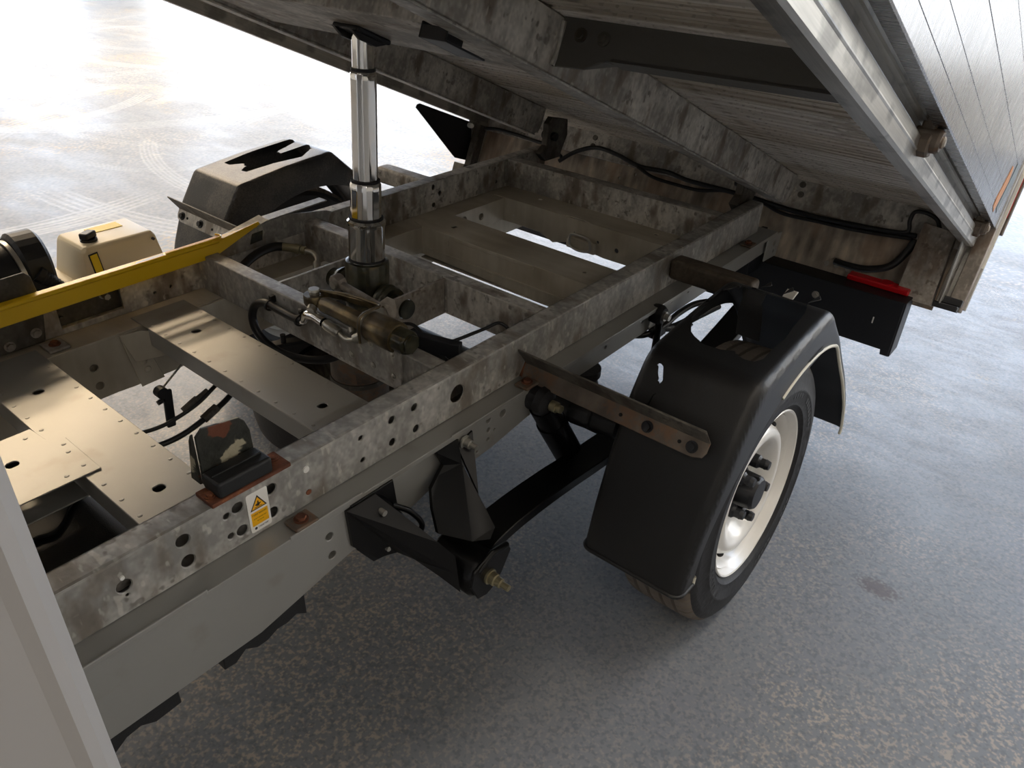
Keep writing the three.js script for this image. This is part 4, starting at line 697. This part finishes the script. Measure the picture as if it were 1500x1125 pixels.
{
  const t = thing('anti_roll_link', 'black vertical link rod with a bolted eye on the chassis side', 'link rod', [1.76, 0.3, -0.86]);
  part(t, 'rod', cyl([1.752, 0.30, -0.862], [1.757, 0.595, -0.862], 0.010), M.blackPaint);
  part(t, 'eye', [lathe([1.757, 0.605, -0.884], [1.757, 0.605, -0.85], [[0, 0], [0.026, 0], [0.028, 0.008], [0.028, 0.024], [0.022, 0.034], [0, 0.034]], 26)], M.rubber);
  part(t, 'eye_bolt', [cyl([1.757, 0.605, -0.85], [1.757, 0.605, -0.845], 0.014), hexNut([1.757, 0.605, -0.845], [1.757, 0.605, -0.833], 0.010)], M.zinc);
}
solo('brake_hose', 'black brake hoses looping below the chassis beside the mudguard', 'hose', [tube([[1.66, 0.56, -0.93], [1.72, 0.545, -0.89], [1.80, 0.55, -0.87], [1.88, 0.565, -0.865], [1.95, 0.575, -0.85], [2.02, 0.58, -0.80]], 0.009, 40, 8)], M.hose);
solo('brake_hose', 'black sleeved hose end with a block below the chassis beside the link rod', 'hose', [tube([[1.80, 0.54, -0.88], [1.86, 0.53, -0.86], [1.93, 0.55, -0.83], [2.0, 0.57, -0.80]], 0.012, 30, 8), box(1.76, 1.82, 0.52, 0.555, -0.895, -0.865, 0.006)], M.hose);

// ------------------------------------------------------------------ raised tipper bed, built level in (a, q, z) and tilted
const HA = 1.98, HQ = 1.66; // hinge line of the bed
function bedThing(name, label, category, group) { const t = thing(name, label, category, bedXYZ(HA, HQ, -1.4), group); t.rotation.z = -TILT; origins.set(t, [HA, HQ, -1.4]); return t; }
{
  const t = bedThing('tipper_bed', 'raised aluminium tipper bed seen from below with ribbed floor and heavy box beams', 'tipper bed');
  // floor planks laid across: each an extruded ribbed section
  const A0 = -0.506, PW = 0.1265, NP = 23, rr = rng(8);
  const tint = [0xffffff, 0xf0ece6, 0xe2ddd4, 0xf7f3ee].map((c) => { const m = M.plank.clone(); m.color.set(c); return m; });
  for (let i = 0; i < NP; i++) {
    const a = A0 + i * PW, w = PW - 0.0015, P = [];
    P.push([a, 1.80], [a, 1.760], [a + 0.004, 1.757], [a + 0.010, 1.757], [a + 0.013, 1.780]);
    for (const [r0, r1, d] of [[0.021, 0.035, 0.757], [0.046, 0.058, 0.759], [0.069, 0.083, 0.757], [0.094, 0.106, 0.759]]) P.push([a + r0 - 0.001, 1.780], [a + r0, 1 + d], [a + r1, 1 + d], [a + r1 + 0.001, 1.780]);
    P.push([a + w - 0.008, 1.780], [a + w - 0.008, 1.7575], [a + w, 1.7575], [a + w, 1.80]);
    part(t, 'floor_plank', plate('z', P, -0.345, -2.455, { bevel: 0 }), tint[Math.floor(rr() * 4)]);
  }
  // main beams
  const beam = (z0, z1, end, m) => part(t, 'main_beam', [plate('z', [[-0.50, 1.652], [end - 0.035, 1.652], [end - 0.01, 1.664], [end, 1.69], [end, 1.757], [-0.50, 1.757]], z0, z1, { bevel: 0.004 })], m);
  const nb = beam(-0.912, -0.962, 2.275, M.galvDirtyLightened), fb = beam(-1.838, -1.888, 1.98, M.galvDirtyLightened);
  for (const [b, z] of [[nb, -0.935], [fb, -1.862]]) part(b, 'bottom_strip', box(-0.50, b === nb ? 2.2 : 1.95, 1.6475, 1.653, z - 0.028, z + 0.026, 0.002), b === nb ? M.galv : M.galvDirtyLightened);
  part(nb, 'weld', tube([[0.662, 1.668, -0.9095], [0.668, 1.70, -0.9085], [0.664, 1.748, -0.9095]], 0.006, 12, 8), M.galv);
  // box beam that the ram pushes on
  part(t, 'ram_beam', [box(0.465, 0.72, 1.661, 1.757, -1.836, -0.964, 0.004)], M.galvDirtyLightened);
  part(t, 'ram_saddle', [box(0.58, 0.68, 1.650, 1.662, -1.44, -1.355, 0.005), slab([[0.57, 1.652, -1.425], [0.60, 1.638, -1.425], [0.65, 1.638, -1.425], [0.68, 1.652, -1.425]], 0.010), slab([[0.57, 1.652, -1.37], [0.60, 1.638, -1.37], [0.65, 1.638, -1.37], [0.68, 1.652, -1.37]], 0.010)], M.blackSteel);
  // outriggers between beam and side rail
  for (const a of [-0.35, 0.665]) for (const far of [0, 1]) {
    const z = (v) => far ? -2.8 - v : v;
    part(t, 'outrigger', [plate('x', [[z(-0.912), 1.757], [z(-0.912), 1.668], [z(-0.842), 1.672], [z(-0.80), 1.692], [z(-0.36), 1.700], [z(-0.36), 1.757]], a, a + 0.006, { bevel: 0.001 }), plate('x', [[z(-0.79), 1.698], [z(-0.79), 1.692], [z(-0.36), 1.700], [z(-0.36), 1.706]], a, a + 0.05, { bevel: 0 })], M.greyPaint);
  }
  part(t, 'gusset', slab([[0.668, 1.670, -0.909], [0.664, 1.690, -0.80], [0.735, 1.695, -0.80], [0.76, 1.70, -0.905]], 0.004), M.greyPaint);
  for (const [q, z] of [[1.728, -0.865], [1.727, -0.815]]) part(t, 'bolt', [cyl([0.6645, q, z], [0.661, q, z], 0.013, 0.013, 18), cyl([0.661, q, z], [0.655, q, z], 0.008, 0.008, 6)], M.darkSteel);
  part(t, 'stay_bracket', [box(0.435, 0.545, 1.632, 1.636, -1.03, -0.968), box(0.435, 0.545, 1.632, 1.66, -1.034, -1.029), box(0.435, 0.439, 1.634, 1.655, -1.03, -0.97)], M.blackSteel);
  // side rails
  const railP = [[-0.352, 1.672], [-0.322, 1.672], [-0.317, 1.677], [-0.317, 1.700], [-0.3155, 1.7035], [-0.317, 1.707], [-0.318, 1.726], [-0.326, 1.7345], [-0.332, 1.736], [-0.332, 1.752], [-0.324, 1.755], [-0.318, 1.755], [-0.318, 1.80], [-0.352, 1.80]];
  const sr = part(t, 'side_rail', [plate('x', railP, -0.50, 2.40, { bevel: 0 })], M.alu, 'scratched aluminium edge rail');
  part(t, 'side_rail', [plate('x', railP.map(([z, q]) => [-2.8 - z, q]), -0.50, 2.40, { bevel: 0 })], M.alu);
  // rear frame: upper channel, stained skirt, end boxes and posts
  const rf = part(t, 'rear_frame', [box(2.405, 2.49, 1.655, 1.80, -2.47, -0.35, 0.004)], M.galvDirtyLightened);
  for (const [q, z] of [[1.742, -0.925], [1.707, -0.92], [1.735, -1.85], [1.70, -1.85]]) part(rf, 'bolt', cyl([2.405, q, z], [2.398, q, z], 0.011, 0.011, 18), M.darkSteel);
  part(t, 'rear_skirt', [plate('x', [[-2.47, 1.44], [-0.36, 1.44], [-0.36, 1.66], [-2.47, 1.66]], 2.425, 2.432, { holes: [{ c: [-0.749, 1.496], r: 0.011 }, { c: [-0.713, 1.499], r: 0.012 }, { c: [-0.672, 1.496], r: 0.010 }, { c: [-1.62, 1.63], r: 0.008 }, { c: [-1.69, 1.60], r: 0.008 }] })], M.skirt);
  part(t, 'end_box', [plate('x', [[-0.478, 1.708], [-0.378, 1.700], [-0.372, 1.690], [-0.362, 1.452], [-0.478, 1.452]], 2.352, 2.358, { bevel: 0.001 }), slab([[2.356, 1.70, -0.377], [2.356, 1.452, -0.364], [2.41, 1.452, -0.364], [2.41, 1.70, -0.377]], 0.005), box(2.355, 2.42, 1.452, 1.70, -0.478, -0.472)], M.galvRust);
  part(t, 'closing_plate', plate('z', [[2.28, 1.672], [2.41, 1.690], [2.44, 1.67], [2.44, 1.50], [2.36, 1.47]], -0.343, -0.338, { holes: [{ c: [2.405, 1.60], r: 0.018 }] }), M.alu);
  part(t, 'closing_plate', plate('z', [[2.28, 1.672], [2.41, 1.690], [2.44, 1.67], [2.44, 1.47], [2.36, 1.47]], -2.462, -2.457), M.alu);
  for (const z of [-0.30, -2.50]) part(t, 'corner_post', [box(2.432, 2.485, 1.458, 2.25, z - 0.025, z + 0.022, 0.004)], M.galvRust);
  part(t, 'post_foot', [box(2.38, 2.44, 1.455, 1.475, -0.365, -0.285, 0.004), box(2.40, 2.44, 1.475, 1.50, -0.35, -0.28, 0.004)], M.blackSteel);
  // cranked lamp plate and post at the far corner
  part(t, 'lamp_plate', plate('z', [[1.915, 1.652], [1.93, 1.66], [2.285, 1.664], [2.345, 1.51], [2.335, 1.496], [2.235, 1.490], [2.215, 1.498], [1.912, 1.638]], -2.452, -2.446, { bevel: 0.002 }), M.blackSteel, 'black cranked lamp plate');
  part(t, 'lamp_post', [box(2.30, 2.35, 1.47, 1.665, -2.44, -2.405, 0.003), box(2.26, 2.34, 1.43, 1.475, -2.47, -2.405, 0.004)], M.darkSteel);
  part(t, 'white_cap', [lathe([2.262, 1.648, -2.435], [2.245, 1.646, -2.405], [[0, 0], [0.012, 0], [0.012, 0.02], [0.009, 0.034], [0, 0.035]], 16)], M.white);
}
// tailboard edge beyond the corner post
{
  const t = bedThing('tailboard', 'tailboard edge with a red and white strip behind the corner post', 'tailboard');
  part(t, 'board', box(2.50, 2.53, 1.47, 2.25, -2.50, -0.272, 0.003), M.alu);
  part(t, 'edge_strip', box(2.4945, 2.50, 1.62, 2.25, -0.295, -0.2705, 0.001), M.white);
  part(t, 'red_band', box(2.532, 2.545, 1.80, 2.0, -0.30, -0.2705, 0.001), M.red);
  part(t, 'catch', [box(2.535, 2.58, 1.745, 1.96, -0.31, -0.265, 0.004)], M.rustGalv);
}
{ // hinged side
  const t = bedThing('dropside', 'scratched aluminium dropside hinged along the near side rail of the bed', 'dropside');
  const P = [[-0.305, 1.748], [-0.281, 1.748], [-0.280, 1.752], [-0.280, 1.788], [-0.2815, 1.789], [-0.280, 1.790], [-0.280, 1.842], [-0.2815, 1.843], [-0.280, 1.844], [-0.280, 1.930], [-0.2825, 1.9315], [-0.280, 1.933], [-0.280, 2.02], [-0.2815, 2.021], [-0.280, 2.022], [-0.280, 2.13], [-0.305, 2.13]];
  part(t, 'side_panel', plate('x', P, -0.42, 2.40, { bevel: 0 }), M.aluPanel);
  part(t, 'end_cap', box(2.40, 2.43, 1.748, 2.13, -0.306, -0.277, 0.003), M.alu);
  part(t, 'reflector', plate('z', [[2.10, 1.775], [2.155, 1.765], [2.215, 1.865], [2.19, 1.905], [2.165, 1.905], [2.10, 1.80]], -0.2798, -0.2785, { bevel: 0 }), M.orange, 'orange reflective strip');
  part(t, 'reflector', plate('z', [[2.20, 1.785], [2.24, 1.775], [2.36, 1.90], [2.33, 1.94], [2.26, 1.93]], -0.2798, -0.2785, { bevel: 0 }), M.greySticker, 'grey reflective strip');
  for (const a of [-0.1, 1.02, 2.26]) {
    const h = part(t, 'hinge', [lathe([a, 1.726, -0.335], [a, 1.726, -0.285], [[0, 0], [0.022, 0], [0.022, 0.044], [0.018, 0.05], [0, 0.05]], 22), plate('z', [[a - 0.03, 1.72], [a - 0.022, 1.70], [a - 0.002, 1.694], [a + 0.022, 1.70], [a + 0.026, 1.722], [a + 0.014, 1.745], [a + 0.020, 1.765], [a - 0.018, 1.765], [a - 0.014, 1.742]], -0.326, -0.30, { bevel: 0.003 })], M.rustGalv);
    mesh('hinge_pin', [lathe([a, 1.726, -0.286], [a, 1.726, -0.279], [[0, 0], [0.011, 0], [0.011, 0.004], [0.007, 0.007], [0, 0.007]], 18)], M.galvRust, h, origins.get(h));
  }
}
// hinge lugs on the ends of the subframe rails
for (const [z, l] of [[-0.985, 'dark hinge lug between the near rail and the bed beam'], [-1.80, 'dark hinge lug between the far rail and the bed beam']]) {
  const t = thing('hinge_lug', l, 'hinge', [2.48, 0.64, z]);
  part(t, 'lug_plate', plate('z', [[2.40, 0.735], [2.44, 0.76], [2.445, 0.84], [2.47, 0.862], [2.57, 0.84], [2.575, 0.78], [2.53, 0.70], [2.44, 0.70]], z - 0.014, z + 0.014, { bevel: 0.003 }), M.darkSteel);
  part(t, 'pivot_pin', cyl([2.475, 0.79, z - 0.03], [2.475, 0.79, z + 0.03], 0.016), M.blackSteel);
}
// wiring along the rear frame
const wire = (label, pts, r, n = 60) => solo('wiring_loom', label, 'cable', [tube(pts.map(([a, q, z]) => bedXYZ(a, q, z)), r, n, 8)], M.hose);
wire('black cable rising from the far hinge and running along the rear frame', [[2.36, 1.60, -1.97], [2.37, 1.654, -1.91], [2.38, 1.694, -1.82], [2.385, 1.687, -1.71], [2.39, 1.664, -1.6], [2.39, 1.668, -1.46], [2.39, 1.657, -1.376], [2.39, 1.655, -1.226], [2.39, 1.652, -1.08], [2.39, 1.645, -0.97], [2.39, 1.642, -0.84], [2.39, 1.648, -0.70], [2.39, 1.655, -0.58], [2.38, 1.662, -0.49]], 0.009, 120);
wire('thinner black cable sagging below the main loom on the skirt', [[2.385, 1.66, -1.6], [2.39, 1.636, -1.525], [2.40, 1.63, -1.413], [2.40, 1.632, -1.306], [2.39, 1.653, -1.197], [2.385, 1.645, -1.05], [2.395, 1.625, -0.96], [2.395, 1.628, -0.84], [2.395, 1.632, -0.70], [2.39, 1.64, -0.60], [2.38, 1.65, -0.50]], 0.007, 100);
wire('black cable loop hanging at the near end of the rear frame', [[2.39, 1.655, -0.60], [2.375, 1.67, -0.52], [2.365, 1.705, -0.525], [2.365, 1.735, -0.52], [2.375, 1.742, -0.49], [2.385, 1.73, -0.45], [2.39, 1.70, -0.43]], 0.007);
wire('black cable bunch curving low across the skirt behind the end box', [[2.415, 1.51, -0.72], [2.40, 1.508, -0.66], [2.40, 1.515, -0.60], [2.40, 1.545, -0.535], [2.395, 1.61, -0.50], [2.39, 1.65, -0.49]], 0.013);
wire('black cable on the skirt leading to the far lamp plate', [[2.33, 1.655, -2.40], [2.37, 1.668, -2.36], [2.385, 1.667, -2.26], [2.39, 1.66, -2.14], [2.39, 1.655, -2.05], [2.37, 1.62, -1.97]], 0.008);

// ------------------------------------------------------------------ under-run bar and lamp at the back
{
  const t = thing('underrun_bar', 'deep black under-run bar across the back of the truck', 'under-run bar', [2.7, 0.265, -1.4]);
  part(t, 'bar', [plate('x', [[-0.425, 0.472], [-0.425, 0.268], [-0.452, 0.268], [-0.455, 0.286], [-2.345, 0.286], [-2.348, 0.268], [-2.375, 0.268], [-2.375, 0.472]], 2.655, 2.665, { bevel: 0.002 }), box(2.66, 2.74, 0.462, 0.472, -2.375, -0.425)], M.blackSteel);
  part(t, 'end_cap', box(2.657, 2.75, 0.268, 0.472, -0.428, -0.42, 0.003), M.blackSteel);
  part(t, 'bolt', bolt([2.655, 0.41, -0.715], [-1, 0, 0], 0.009, 0.006), M.galvDirtyLightened);
  part(t, 'label', box(2.653, 2.6552, 0.372, 0.395, -0.508, -0.504, 0), M.white);
  for (const z of [-0.95, -1.85]) part(t, 'stay', box(2.55, 2.66, 0.44, 0.60, z - 0.01, z + 0.01), M.blackSteel);
}
for (const [z, l] of [[-0.545, 'red tail lamp lens half hidden behind the near end box'], [-2.255, 'red tail lamp lens at the far end of the under-run bar']]) {
  const t = thing('tail_lamp', l, 'tail lamp', [2.75, 0.47, z]);
  part(t, 'lens', [box(2.715, 2.76, 0.4725, 0.494, z - 0.10, z + 0.11, 0.006)], M.red);
  part(t, 'lens_ring', [lathe([2.738, 0.492, z + 0.03], [2.738, 0.496, z + 0.03], [[0.012, 0], [0.022, 0], [0.022, 0.004], [0.012, 0.004]], 22)], M.red);
}
solo('white_clip', 'small white plastic clip at the rear edge of the near mudguard', 'clip', [slab([[1.79, 0.745, -0.56], [1.80, 0.77, -0.553], [1.80, 0.77, -0.525], [1.785, 0.742, -0.535]], 0.008)], M.white);

// ------------------------------------------------------------------ pump, oil tank and body prop on the far side
{
  const t = thing('oil_tank', 'cream plastic hydraulic oil tank with a black cap and yellow labels', 'oil tank', [0.86, 0.50, -2.09]);
  const y0 = 0.52, y1 = 0.752, lo = [0.725, 0.985, -2.215, -1.965], hi = [0.758, 0.958, -2.16, -2.008]; // x0 x1 z0 z1 below and above
  const g = new RoundedBoxGeometry(1, 1, 1, 4, 0.08), p = g.attributes.position;
  for (let i = 0; i < p.count; i++) { const f = clamp(p.getY(i) + 0.5), k = sst(0.35, 1, f), x0 = lo[0] + (hi[0] - lo[0]) * k, x1 = lo[1] + (hi[1] - lo[1]) * k, z0 = lo[2] + (hi[2] - lo[2]) * k, z1 = lo[3] + (hi[3] - lo[3]) * k; p.setXYZ(i, x0 + (x1 - x0) * (p.getX(i) + 0.5), y0 + (y1 - y0) * f, z0 + (z1 - z0) * (p.getZ(i) + 0.5)); }
  const f2 = flat(g); f2.deleteAttribute('normal');
  part(t, 'tank_body', toCreasedNormals(f2, 0.9), M.cream);
  part(t, 'base_step', [box(0.71, 0.76, 0.50, 0.655, -2.20, -1.98, 0.02), box(0.74, 0.99, 0.50, 0.56, -2.22, -1.955, 0.01)], M.cream);
  part(t, 'filler_cap', [cyl([0.80, 0.752, -2.055], [0.80, 0.758, -2.055], 0.021), new RoundedBoxGeometry(0.040, 0.018, 0.026, 2, 0.005).rotateY(0.5).translate(0.80, 0.767, -2.055)], M.blackSteel);
  part(t, 'top_label', box(0.825, 0.912, 0.7522, 0.7536, -2.135, -2.095, 0), M.yellowLabel, 'yellow label');
  const fz = (y) => -2.008 + (0.752 - y) * 0.17;
  part(t, 'level_gauge', slab([[0.768, 0.735, fz(0.735) + 0.002], [0.793, 0.738, fz(0.738) + 0.002], [0.798, 0.62, fz(0.62) + 0.003], [0.773, 0.617, fz(0.617) + 0.003]], 0.002), M.blackSteel);
  part(t, 'level_strip', slab([[0.771, 0.732, fz(0.732) + 0.0035], [0.790, 0.734, fz(0.734) + 0.0035], [0.795, 0.625, fz(0.625) + 0.0045], [0.776, 0.622, fz(0.622) + 0.0045]], 0.0015), M.yellowLabel, 'yellow level strip with a dark border');
  part(t, 'small_plug', cyl([0.945, 0.732, -2.006], [0.945, 0.732, -2.000], 0.004), M.blackSteel);
}
{
  const t = thing('pump_motor', 'black electric pump motor and rounded cover beside the oil tank', 'pump motor', [0.58, 0.60, -1.98]);
  part(t, 'motor_body', [lathe([0.44, 0.725, -2.02], [0.595, 0.735, -2.02], [[0, 0], [0.07, 0.0], [0.074, 0.006], [0.074, 0.15], [0.068, 0.156], [0, 0.158]], 40)], M.blackSteel);
  part(t, 'clamp_band', [lathe([0.592, 0.735, -2.02], [0.602, 0.7355, -2.02], [[0.06, 0], [0.080, 0], [0.080, 0.01], [0.06, 0.01]], 40)], M.zinc);
  const c = []; for (let i = 0; i <= 14; i++) { const a = Math.PI * (1 - i / 14); c.push([-2.02 - Math.cos(a) * -0.078, 0.745 + Math.sin(a) * 0.085]); } c.push([-1.942, 0.61], [-2.098, 0.61]);
  part(t, 'cover', plate('x', c, 0.60, 0.665, { bevel: 0.008 }), M.blackPlastic);
  part(t, 'cable_boot', [lathe([0.622, 0.748, -1.95], [0.672, 0.692, -1.94], [[0, 0], [0.021, 0], ...[0, 1, 2, 3, 4, 5, 6].flatMap((i) => [[0.0205 - i * 0.001, 0.012 + i * 0.008], [0.0180 - i * 0.001, 0.016 + i * 0.008]]), [0.012, 0.074], [0, 0.076]], 24)], M.rubber);
  part(t, 'yellow_cable', tube([[0.668, 0.696, -1.941], [0.690, 0.674, -1.938], [0.715, 0.655, -1.935], [0.74, 0.625, -1.935]], 0.0095, 20, 12), M.yellowDark);
  part(t, 'base_plate', box(0.45, 0.76, 0.595, 0.607, -2.08, -1.89), M.darkSteel);
}
{
  const t = thing('pump_mount', 'dark bolted mounting plate standing on the far rail in front of the pump motor', 'mounting plate', [0.5, 0.632, -1.82]);
  part(t, 'plate', plate('z', [[0.36, 0.634], [0.556, 0.634], [0.574, 0.74], [0.568, 0.795], [0.556, 0.808], [0.36, 0.80]], -1.832, -1.824, { bevel: 0.002 }), M.darkSteel);
  part(t, 'return_flange', slab([[0.558, 0.636, -1.828], [0.576, 0.74, -1.828], [0.576, 0.74, -1.86], [0.558, 0.64, -1.86]], 0.005), M.darkSteel);
  for (const [x, y] of [[0.483, 0.650], [0.543, 0.662], [0.42, 0.655]]) part(t, 'bolt', bolt([x, y, -1.824], [0, 0, 1], 0.0085, 0.007), M.galvRust);
}
{
  const t = thing('body_prop', 'long yellow steel body prop lying along the far rail', 'body prop', [0.75, 0.70, -1.80]);
  // a channel, folded over at the top, narrowing at its pinned end
  const p0 = [0.05, 0.737, -1.79], p1 = [1.02, 0.752, -1.815], s = [0, 0, 1];
  const n = (f) => [p0[0] + (p1[0] - p0[0]) * f, p0[1] + (p1[1] - p0[1]) * f, p0[2] + (p1[2] - p0[2]) * f];
  const w = 0.045;
  part(t, 'channel', [slab([[0.08, 0.7155, -1.773], [1.00, 0.722, -1.797], [1.155, 0.771, -1.812], [1.15, 0.779, -1.813], [1.02, 0.762, -1.802], [0.08, 0.757, -1.778]], 0.005), slab([[0.08, 0.757, -1.778], [1.02, 0.762, -1.802], [1.15, 0.779, -1.813], [1.15, 0.779, -1.826], [1.02, 0.763, -1.824], [0.08, 0.758, -1.801]], 0.005), tube([[0.08, 0.756, -1.777], [0.5, 0.7585, -1.789], [1.02, 0.761, -1.802]], 0.006, 20, 10)], M.yellow);
  part(t, 'slot_lining', slab([[0.875, 0.7632, -1.803], [1.025, 0.7655, -1.806], [1.03, 0.7655, -1.822], [0.88, 0.7632, -1.819]], 0.004), M.yellowDark, 'orange lined slot');
  part(t, 'label', slab([[0.79, 0.7628, -1.795], [0.872, 0.764, -1.797], [0.872, 0.764, -1.818], [0.80, 0.7628, -1.815]], 0.002), M.white, 'pale worn label');
  part(t, 'slot_rib', tube([[0.874, 0.766, -1.801], [1.03, 0.769, -1.804], [1.036, 0.769, -1.815], [1.03, 0.769, -1.828]], 0.003, 20, 8), M.yellow);
}
{
  const t = thing('prop_guide', 'galvanised cranked guide plate that carries the end of the yellow prop', 'guide plate', [1.2, 0.72, -1.84]);
  part(t, 'web', plate('z', [[0.985, 0.695], [1.40, 0.700], [1.42, 0.737], [1.40, 0.745], [1.27, 0.765], [1.20, 0.762], [1.03, 0.724], [0.985, 0.716]], -1.834, -1.829), M.galv);
  part(t, 'flange', [slab([[1.02, 0.723, -1.832], [1.20, 0.763, -1.832], [1.20, 0.763, -1.875], [1.02, 0.735, -1.875]], 0.004), slab([[1.20, 0.763, -1.832], [1.27, 0.766, -1.832], [1.41, 0.741, -1.832], [1.41, 0.741, -1.868], [1.27, 0.766, -1.872], [1.20, 0.763, -1.872]], 0.004)], M.galv);
  part(t, 'oil_patch', plate('z', [[1.13, 0.712], [1.17, 0.715], [1.175, 0.742], [1.14, 0.740]], -1.829, -1.828, { bevel: 0 }), M.oily);
}

// ------------------------------------------------------------------ under the frame
{
  const t = thing('handbrake_cable', 'black handbrake cable with an upright lever bracket in the gap between the front plates', 'cable', [0.72, 0.42, -1.55]);
  part(t, 'cable', [tube([[0.58, 0.462, -1.535], [0.60, 0.456, -1.515], [0.66, 0.458, -1.50], [0.74, 0.475, -1.50], [0.82, 0.50, -1.51], [0.86, 0.53, -1.52], [0.90, 0.55, -1.50]], 0.007, 50, 8), tube([[0.59, 0.48, -1.55], [0.65, 0.485, -1.53], [0.74, 0.505, -1.525], [0.80, 0.53, -1.53], [0.86, 0.55, -1.53]], 0.005, 40, 8)], M.hose);
  part(t, 'thin_rod', cyl([0.70, 0.535, -1.60], [0.83, 0.575, -1.655], 0.0025), M.zinc);
  part(t, 'lever', [new RoundedBoxGeometry(0.022, 0.10, 0.010, 2, 0.004).rotateZ(-0.08).translate(0.685, 0.505, -1.555), cyl([0.675, 0.555, -1.565], [0.675, 0.555, -1.545], 0.014), cyl([0.662, 0.53, -1.556], [0.675, 0.532, -1.556], 0.006)], M.blackSteel);
  part(t, 'adjuster', [cyl([0.705, 0.50, -1.53], [0.745, 0.515, -1.532], 0.008), cyl([0.745, 0.515, -1.532], [0.775, 0.524, -1.534], 0.005), cyl([0.735, 0.474, -1.50], [0.775, 0.488, -1.503], 0.011)], M.darkSteel);
  part(t, 'hanger_plate', slab([[0.82, 0.59, -1.645], [0.875, 0.60, -1.60], [0.885, 0.52, -1.555], [0.865, 0.49, -1.54], [0.84, 0.52, -1.58]], 0.005), M.darkSteel);
}
{
  const t = thing('fuel_tank', 'black plastic fuel tank with a ribbed mat edge below the front plates', 'fuel tank', [0.2, 0.36, -1.25]);
  part(t, 'tank_body', new RoundedBoxGeometry(0.36, 0.115, 0.44, 4, 0.04).translate(0.26, 0.42, -1.25), M.blackPlastic);
  const e = []; for (let i = 0; i <= 24; i++) { const f = i / 24, x = 0.30 + f * 0.13, z = -1.36 - 0.05 * f + Math.sin(f * 6.3) * 0.018; e.push([x, z]); } e.push([0.44, -1.46], [0.10, -1.46], [0.10, -1.36]);
  part(t, 'mat', plate('y', e, 0.481, 0.490, { bevel: 0.002 }), M.rubberBlock, 'patterned rubber mat');
  part(t, 'strap', tube([[0.33, 0.47, -1.2], [0.395, 0.45, -1.2], [0.415, 0.40, -1.2], [0.416, 0.30, -1.2]], 0.012, 20, 8), M.oily);
}
{
  const t = thing('spare_wheel', 'spare wheel hung flat below the chassis under the front cross member', 'spare wheel', [1.40, 0.06, -1.74]);
  const c = [1.40, 0.27, -1.74];
  part(t, 'tyre', lathe([c[0], 0.07, c[2]], [c[0], 0.26, c[2]], [[0.21, 0.015], [0.25, 0.0], [0.30, 0.002], [0.335, 0.02], [0.342, 0.06], [0.342, 0.13], [0.335, 0.17], [0.30, 0.188], [0.25, 0.19], [0.21, 0.175]], 72), M.rubber);
  part(t, 'rim', lathe([c[0], 0.09, c[2]], [c[0], 0.23, c[2]], [[0.03, 0.05], [0.15, 0.05], [0.18, 0.09], [0.205, 0.10], [0.212, 0.135]], 48), M.darkSteel);
  part(t, 'carrier_bar', [bar([1.0, 0.40, -1.86], [1.44, 0.44, -1.58], 0.03, 0.012), cyl([1.25, 0.43, -1.70], [1.30, 0.435, -1.67], 0.012), cyl([1.15, 0.42, -1.76], [1.15, 0.445, -1.76], 0.008)], M.blackSteel);
}
{
  const t = thing('exhaust_silencer', 'rust brown exhaust silencer standing under the front cross member', 'exhaust silencer', [1.23, 0.26, -1.53]);
  part(t, 'can', lathe([1.24, 0.26, -1.53], [1.24, 0.47, -1.53], [[0, 0], [0.075, 0], [0.082, 0.008], [0.082, 0.20], [0.075, 0.21], [0, 0.21]], 36), M.rustGalv);
  part(t, 'hanger_strap', lathe([1.24, 0.36, -1.53], [1.24, 0.375, -1.53], [[0.081, 0], [0.085, 0], [0.085, 0.015], [0.081, 0.015]], 36), M.darkSteel);
}
// black undertray flaps that show below the chassis at the front
for (const [x0, x1, y, z, l] of [[0.12, 0.30, 0.45, -0.90, 'ragged black undertray edge below the chassis close to the cab'], [0.38, 0.55, 0.455, -0.90, 'small ragged black undertray edge below the chassis behind the first']]) {
  const r = rng(Math.round(x0 * 100)), P = [[x0, y + 0.03]]; for (let i = 0; i <= 8; i++) P.push([x0 + (x1 - x0) * i / 8, y - 0.012 - r() * 0.02]); P.push([x1, y + 0.03]);
  solo('undertray', l, 'undertray', [plate('z', P, z - 0.03, z + 0.02, { bevel: 0.002 })], M.blackPlastic);
}

renderer.render(scene, camera);
